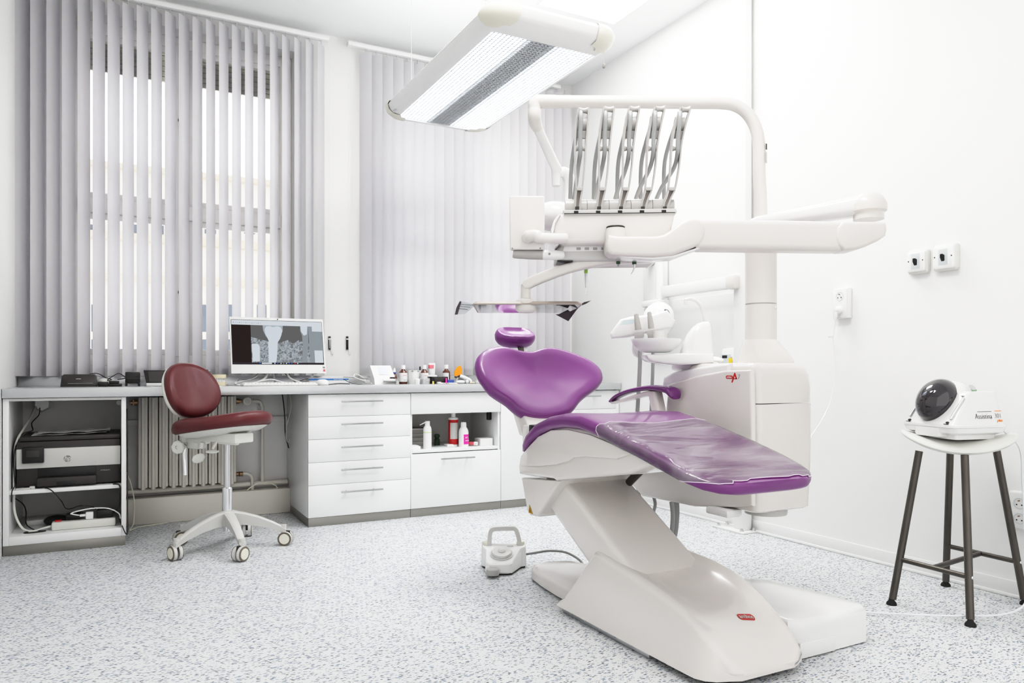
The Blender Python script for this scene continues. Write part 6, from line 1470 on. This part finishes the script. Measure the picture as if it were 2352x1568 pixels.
# ------------------------------------------------------------------ switches and sockets
for (px, py, lab, sz) in ((2107, 600, 'left white wall switch with black toggle', .046), (2170, 590, 'right white wall switch with black toggle', .05)):
    c = oX(px-4, py, 3.12)
    S = thing('wall_switch', lab, 'light switch', (3.15, c.y, c.z), 'light switches on the right wall')
    def sq(x, w, h, r): return [V(x, c.y+a, c.z+b) for a, b in rrect(w, h, r, 5)]
    put('box', MB().loft([sq(3.1545, 2*sz+.004, 2.15*sz+.008, .014), sq(3.136, 2*sz+.004, 2.15*sz+.008, .014), sq(3.130, 2*sz-.006, 2.15*sz-.004, .012)]), 'ivory', S, 40)
    put('cover', MB().loft([sq(3.1305, 2*sz-.008, 2.15*sz-.008, .010), sq(3.122, 2*sz-.010, 2.15*sz-.010, .010), sq(3.119, 2*sz-.018, 2.15*sz-.018, .008)]), 'white', S, 40)
    put('recess', MB().box(3.1180, 3.1195, c.y-.020, c.y+.020, c.z-.034, c.z+.034, .0004), 'hosel', S)
    put('toggle', MB().loft([[V(3.118, c.y+a*.8, c.z-.004+b) for a, b in rrect(.019, .028, .004, 4)], [V(3.108, c.y+a*.7, c.z+.004+b*.6) for a, b in rrect(.019, .028, .004, 4)]]), 'black', S)
    for s in (-1, 1): put('screw', MB().ell((3.1185, c.y+s*(sz-.013), c.z+.002), (.0015, .003, .003), 10, 6), 'darkgrey', S)
def outlet(cy, cz, lab, hts):
    S = thing('wall_socket', lab, 'socket', (3.15, cy, cz), 'double sockets on the right wall')
    put('box', MB().box(3.124, 3.1545, cy-.042, cy+.042, cz-.074, cz+.074, .004), 'white', S)
    put('cover', MB().box(3.118, 3.1245, cy-.040, cy+.040, cz-.070, cz+.070, .003), 'glossw', S)
    for dz in hts:
        w = put('well', MB().lathe((3.1185, cy, cz+dz), [(.0215, .0), (.0215, -.0015), (.0195, -.0018), (.0185, .002), (.001, .0025)], 26, 'X'), 'hosel', S)
        for (a, b) in ((-.0095, -.006), (.0095, -.006)): put('hole', MB().lathe((3.1165, cy+a, cz+dz+b), [(.0005, 0), (.0028, 0), (.0028, -.0006), (.0005, -.0006)], 10, 'X'), 'black', w)
        put('earth_pin', MB().cyl((3.118, cy, cz+dz+.010), (3.109, cy, cz+dz+.010), .0024, None, 10), 'brass', w)
outlet(2.478, 1.232, 'double wall socket with a white plug below the front arm', (.033,))
outlet(1.655, .352, 'empty double wall socket beside the steel stool', (.030, -.030))
T = thing('power_plug', 'white plug with a thin cable hanging down the right wall', 'plug', (3.10, 2.478, 1.2))
put('body', MB().lathe((3.118, 2.478, 1.199), [(.002, 0), (.0195, 0), (.0195, -.008), (.015, -.022), (.009, -.028), (.002, -.029)], 22, 'X'), 'glossw', T)
put('strain_relief', MB().tube(CR([(3.10, 2.478, 1.195), (3.096, 2.482, 1.175), (3.098, 2.487, 1.145)], 5), [.0085, .0075, .0045], 12), 'glossw', T)
put('cable', MB().tube(CR([(3.098, 2.487, 1.147), (3.10, 2.50, 1.06), (3.10, 2.49, .93), (3.09, 2.49, .82), (3.05, 2.49, .72), (2.95, 2.47, .63), (2.8, 2.42, .56), (2.6, 2.35, .54), (2.42, 2.28, .55)], 8), .0032, 10), 'glossw', T)
put('cable_clip', MB().box(3.088, 3.10, 2.497, 2.522, 1.065, 1.078, .002), 'glossw', T)
# ================================================================== camera, world, render look
cam = bpy.data.cameras.new('camera'); co = bpy.data.objects.new('camera', cam); COL.objects.link(co)
co.location = EYE; co.rotation_euler = (PI/2, 0, -YAW)
cam.sensor_fit = 'HORIZONTAL'; cam.sensor_width = 36.0; cam.lens = F/2352*36.0
cam.shift_y = (HOR-784.0)/2352.0; cam.clip_start = 0.02; cam.clip_end = 200
scn.camera = co
w = bpy.data.worlds.new('overcast_sky'); scn.world = w; w.use_nodes = True
wn = w.node_tree; wtc = wn.nodes.new('ShaderNodeTexCoord'); wsp = wn.nodes.new('ShaderNodeSeparateXYZ'); wmr = wn.nodes.new('ShaderNodeMapRange')
wmr.inputs[1].default_value = -0.15; wmr.inputs[2].default_value = 0.45; wmr.inputs[3].default_value = 1.2; wmr.inputs[4].default_value = 3.6
wn.links.new(wtc.outputs['Generated'], wsp.inputs[0]); wn.links.new(wsp.outputs['Y'], wmr.inputs[0]); wn.links.new(wmr.outputs[0], wn.nodes['Background'].inputs['Strength'])
bg = w.node_tree.nodes['Background']; bg.inputs['Color'].default_value = (1.0, 0.985, 0.972, 1); bg.inputs['Strength'].default_value = 1.3
scn.view_settings.view_transform = 'Standard'; scn.view_settings.look = 'None'
scn.view_settings.exposure = 0.0; scn.view_settings.gamma = 1.0
vs = scn.view_settings; vs.use_curve_mapping = True; cmap = vs.curve_mapping
cmap.use_clip = False; cmap.extend = 'HORIZONTAL'
cv = cmap.curves[3]
KT, PT, XW = 3.0, 1.4, 2.0
cmap.white_level = (XW, XW, XW)
xs = [0.0, 0.025, 0.06, 0.11, 0.17, 0.24, 0.32, 0.42, 0.55, 0.75, 1.0]
while len(cv.points) < len(xs): cv.points.new(0.5, 0.5)
for p, x in zip(cv.points, xs): p.location = (x, 1-math.exp(-KT*(x*XW)**PT)); p.handle_type = 'AUTO'
cmap.update()
scn.cycles.max_bounces = 7; scn.cycles.diffuse_bounces = 3; scn.cycles.glossy_bounces = 3; scn.cycles.transparent_max_bounces = 8
scn.cycles.sample_clamp_indirect = 6.0; scn.cycles.blur_glossy = 0.6
scn.cycles.caustics_reflective = False; scn.cycles.caustics_refractive = False
scn.cycles.adaptive_threshold = 0.08
scn.cycles.use_light_tree = False
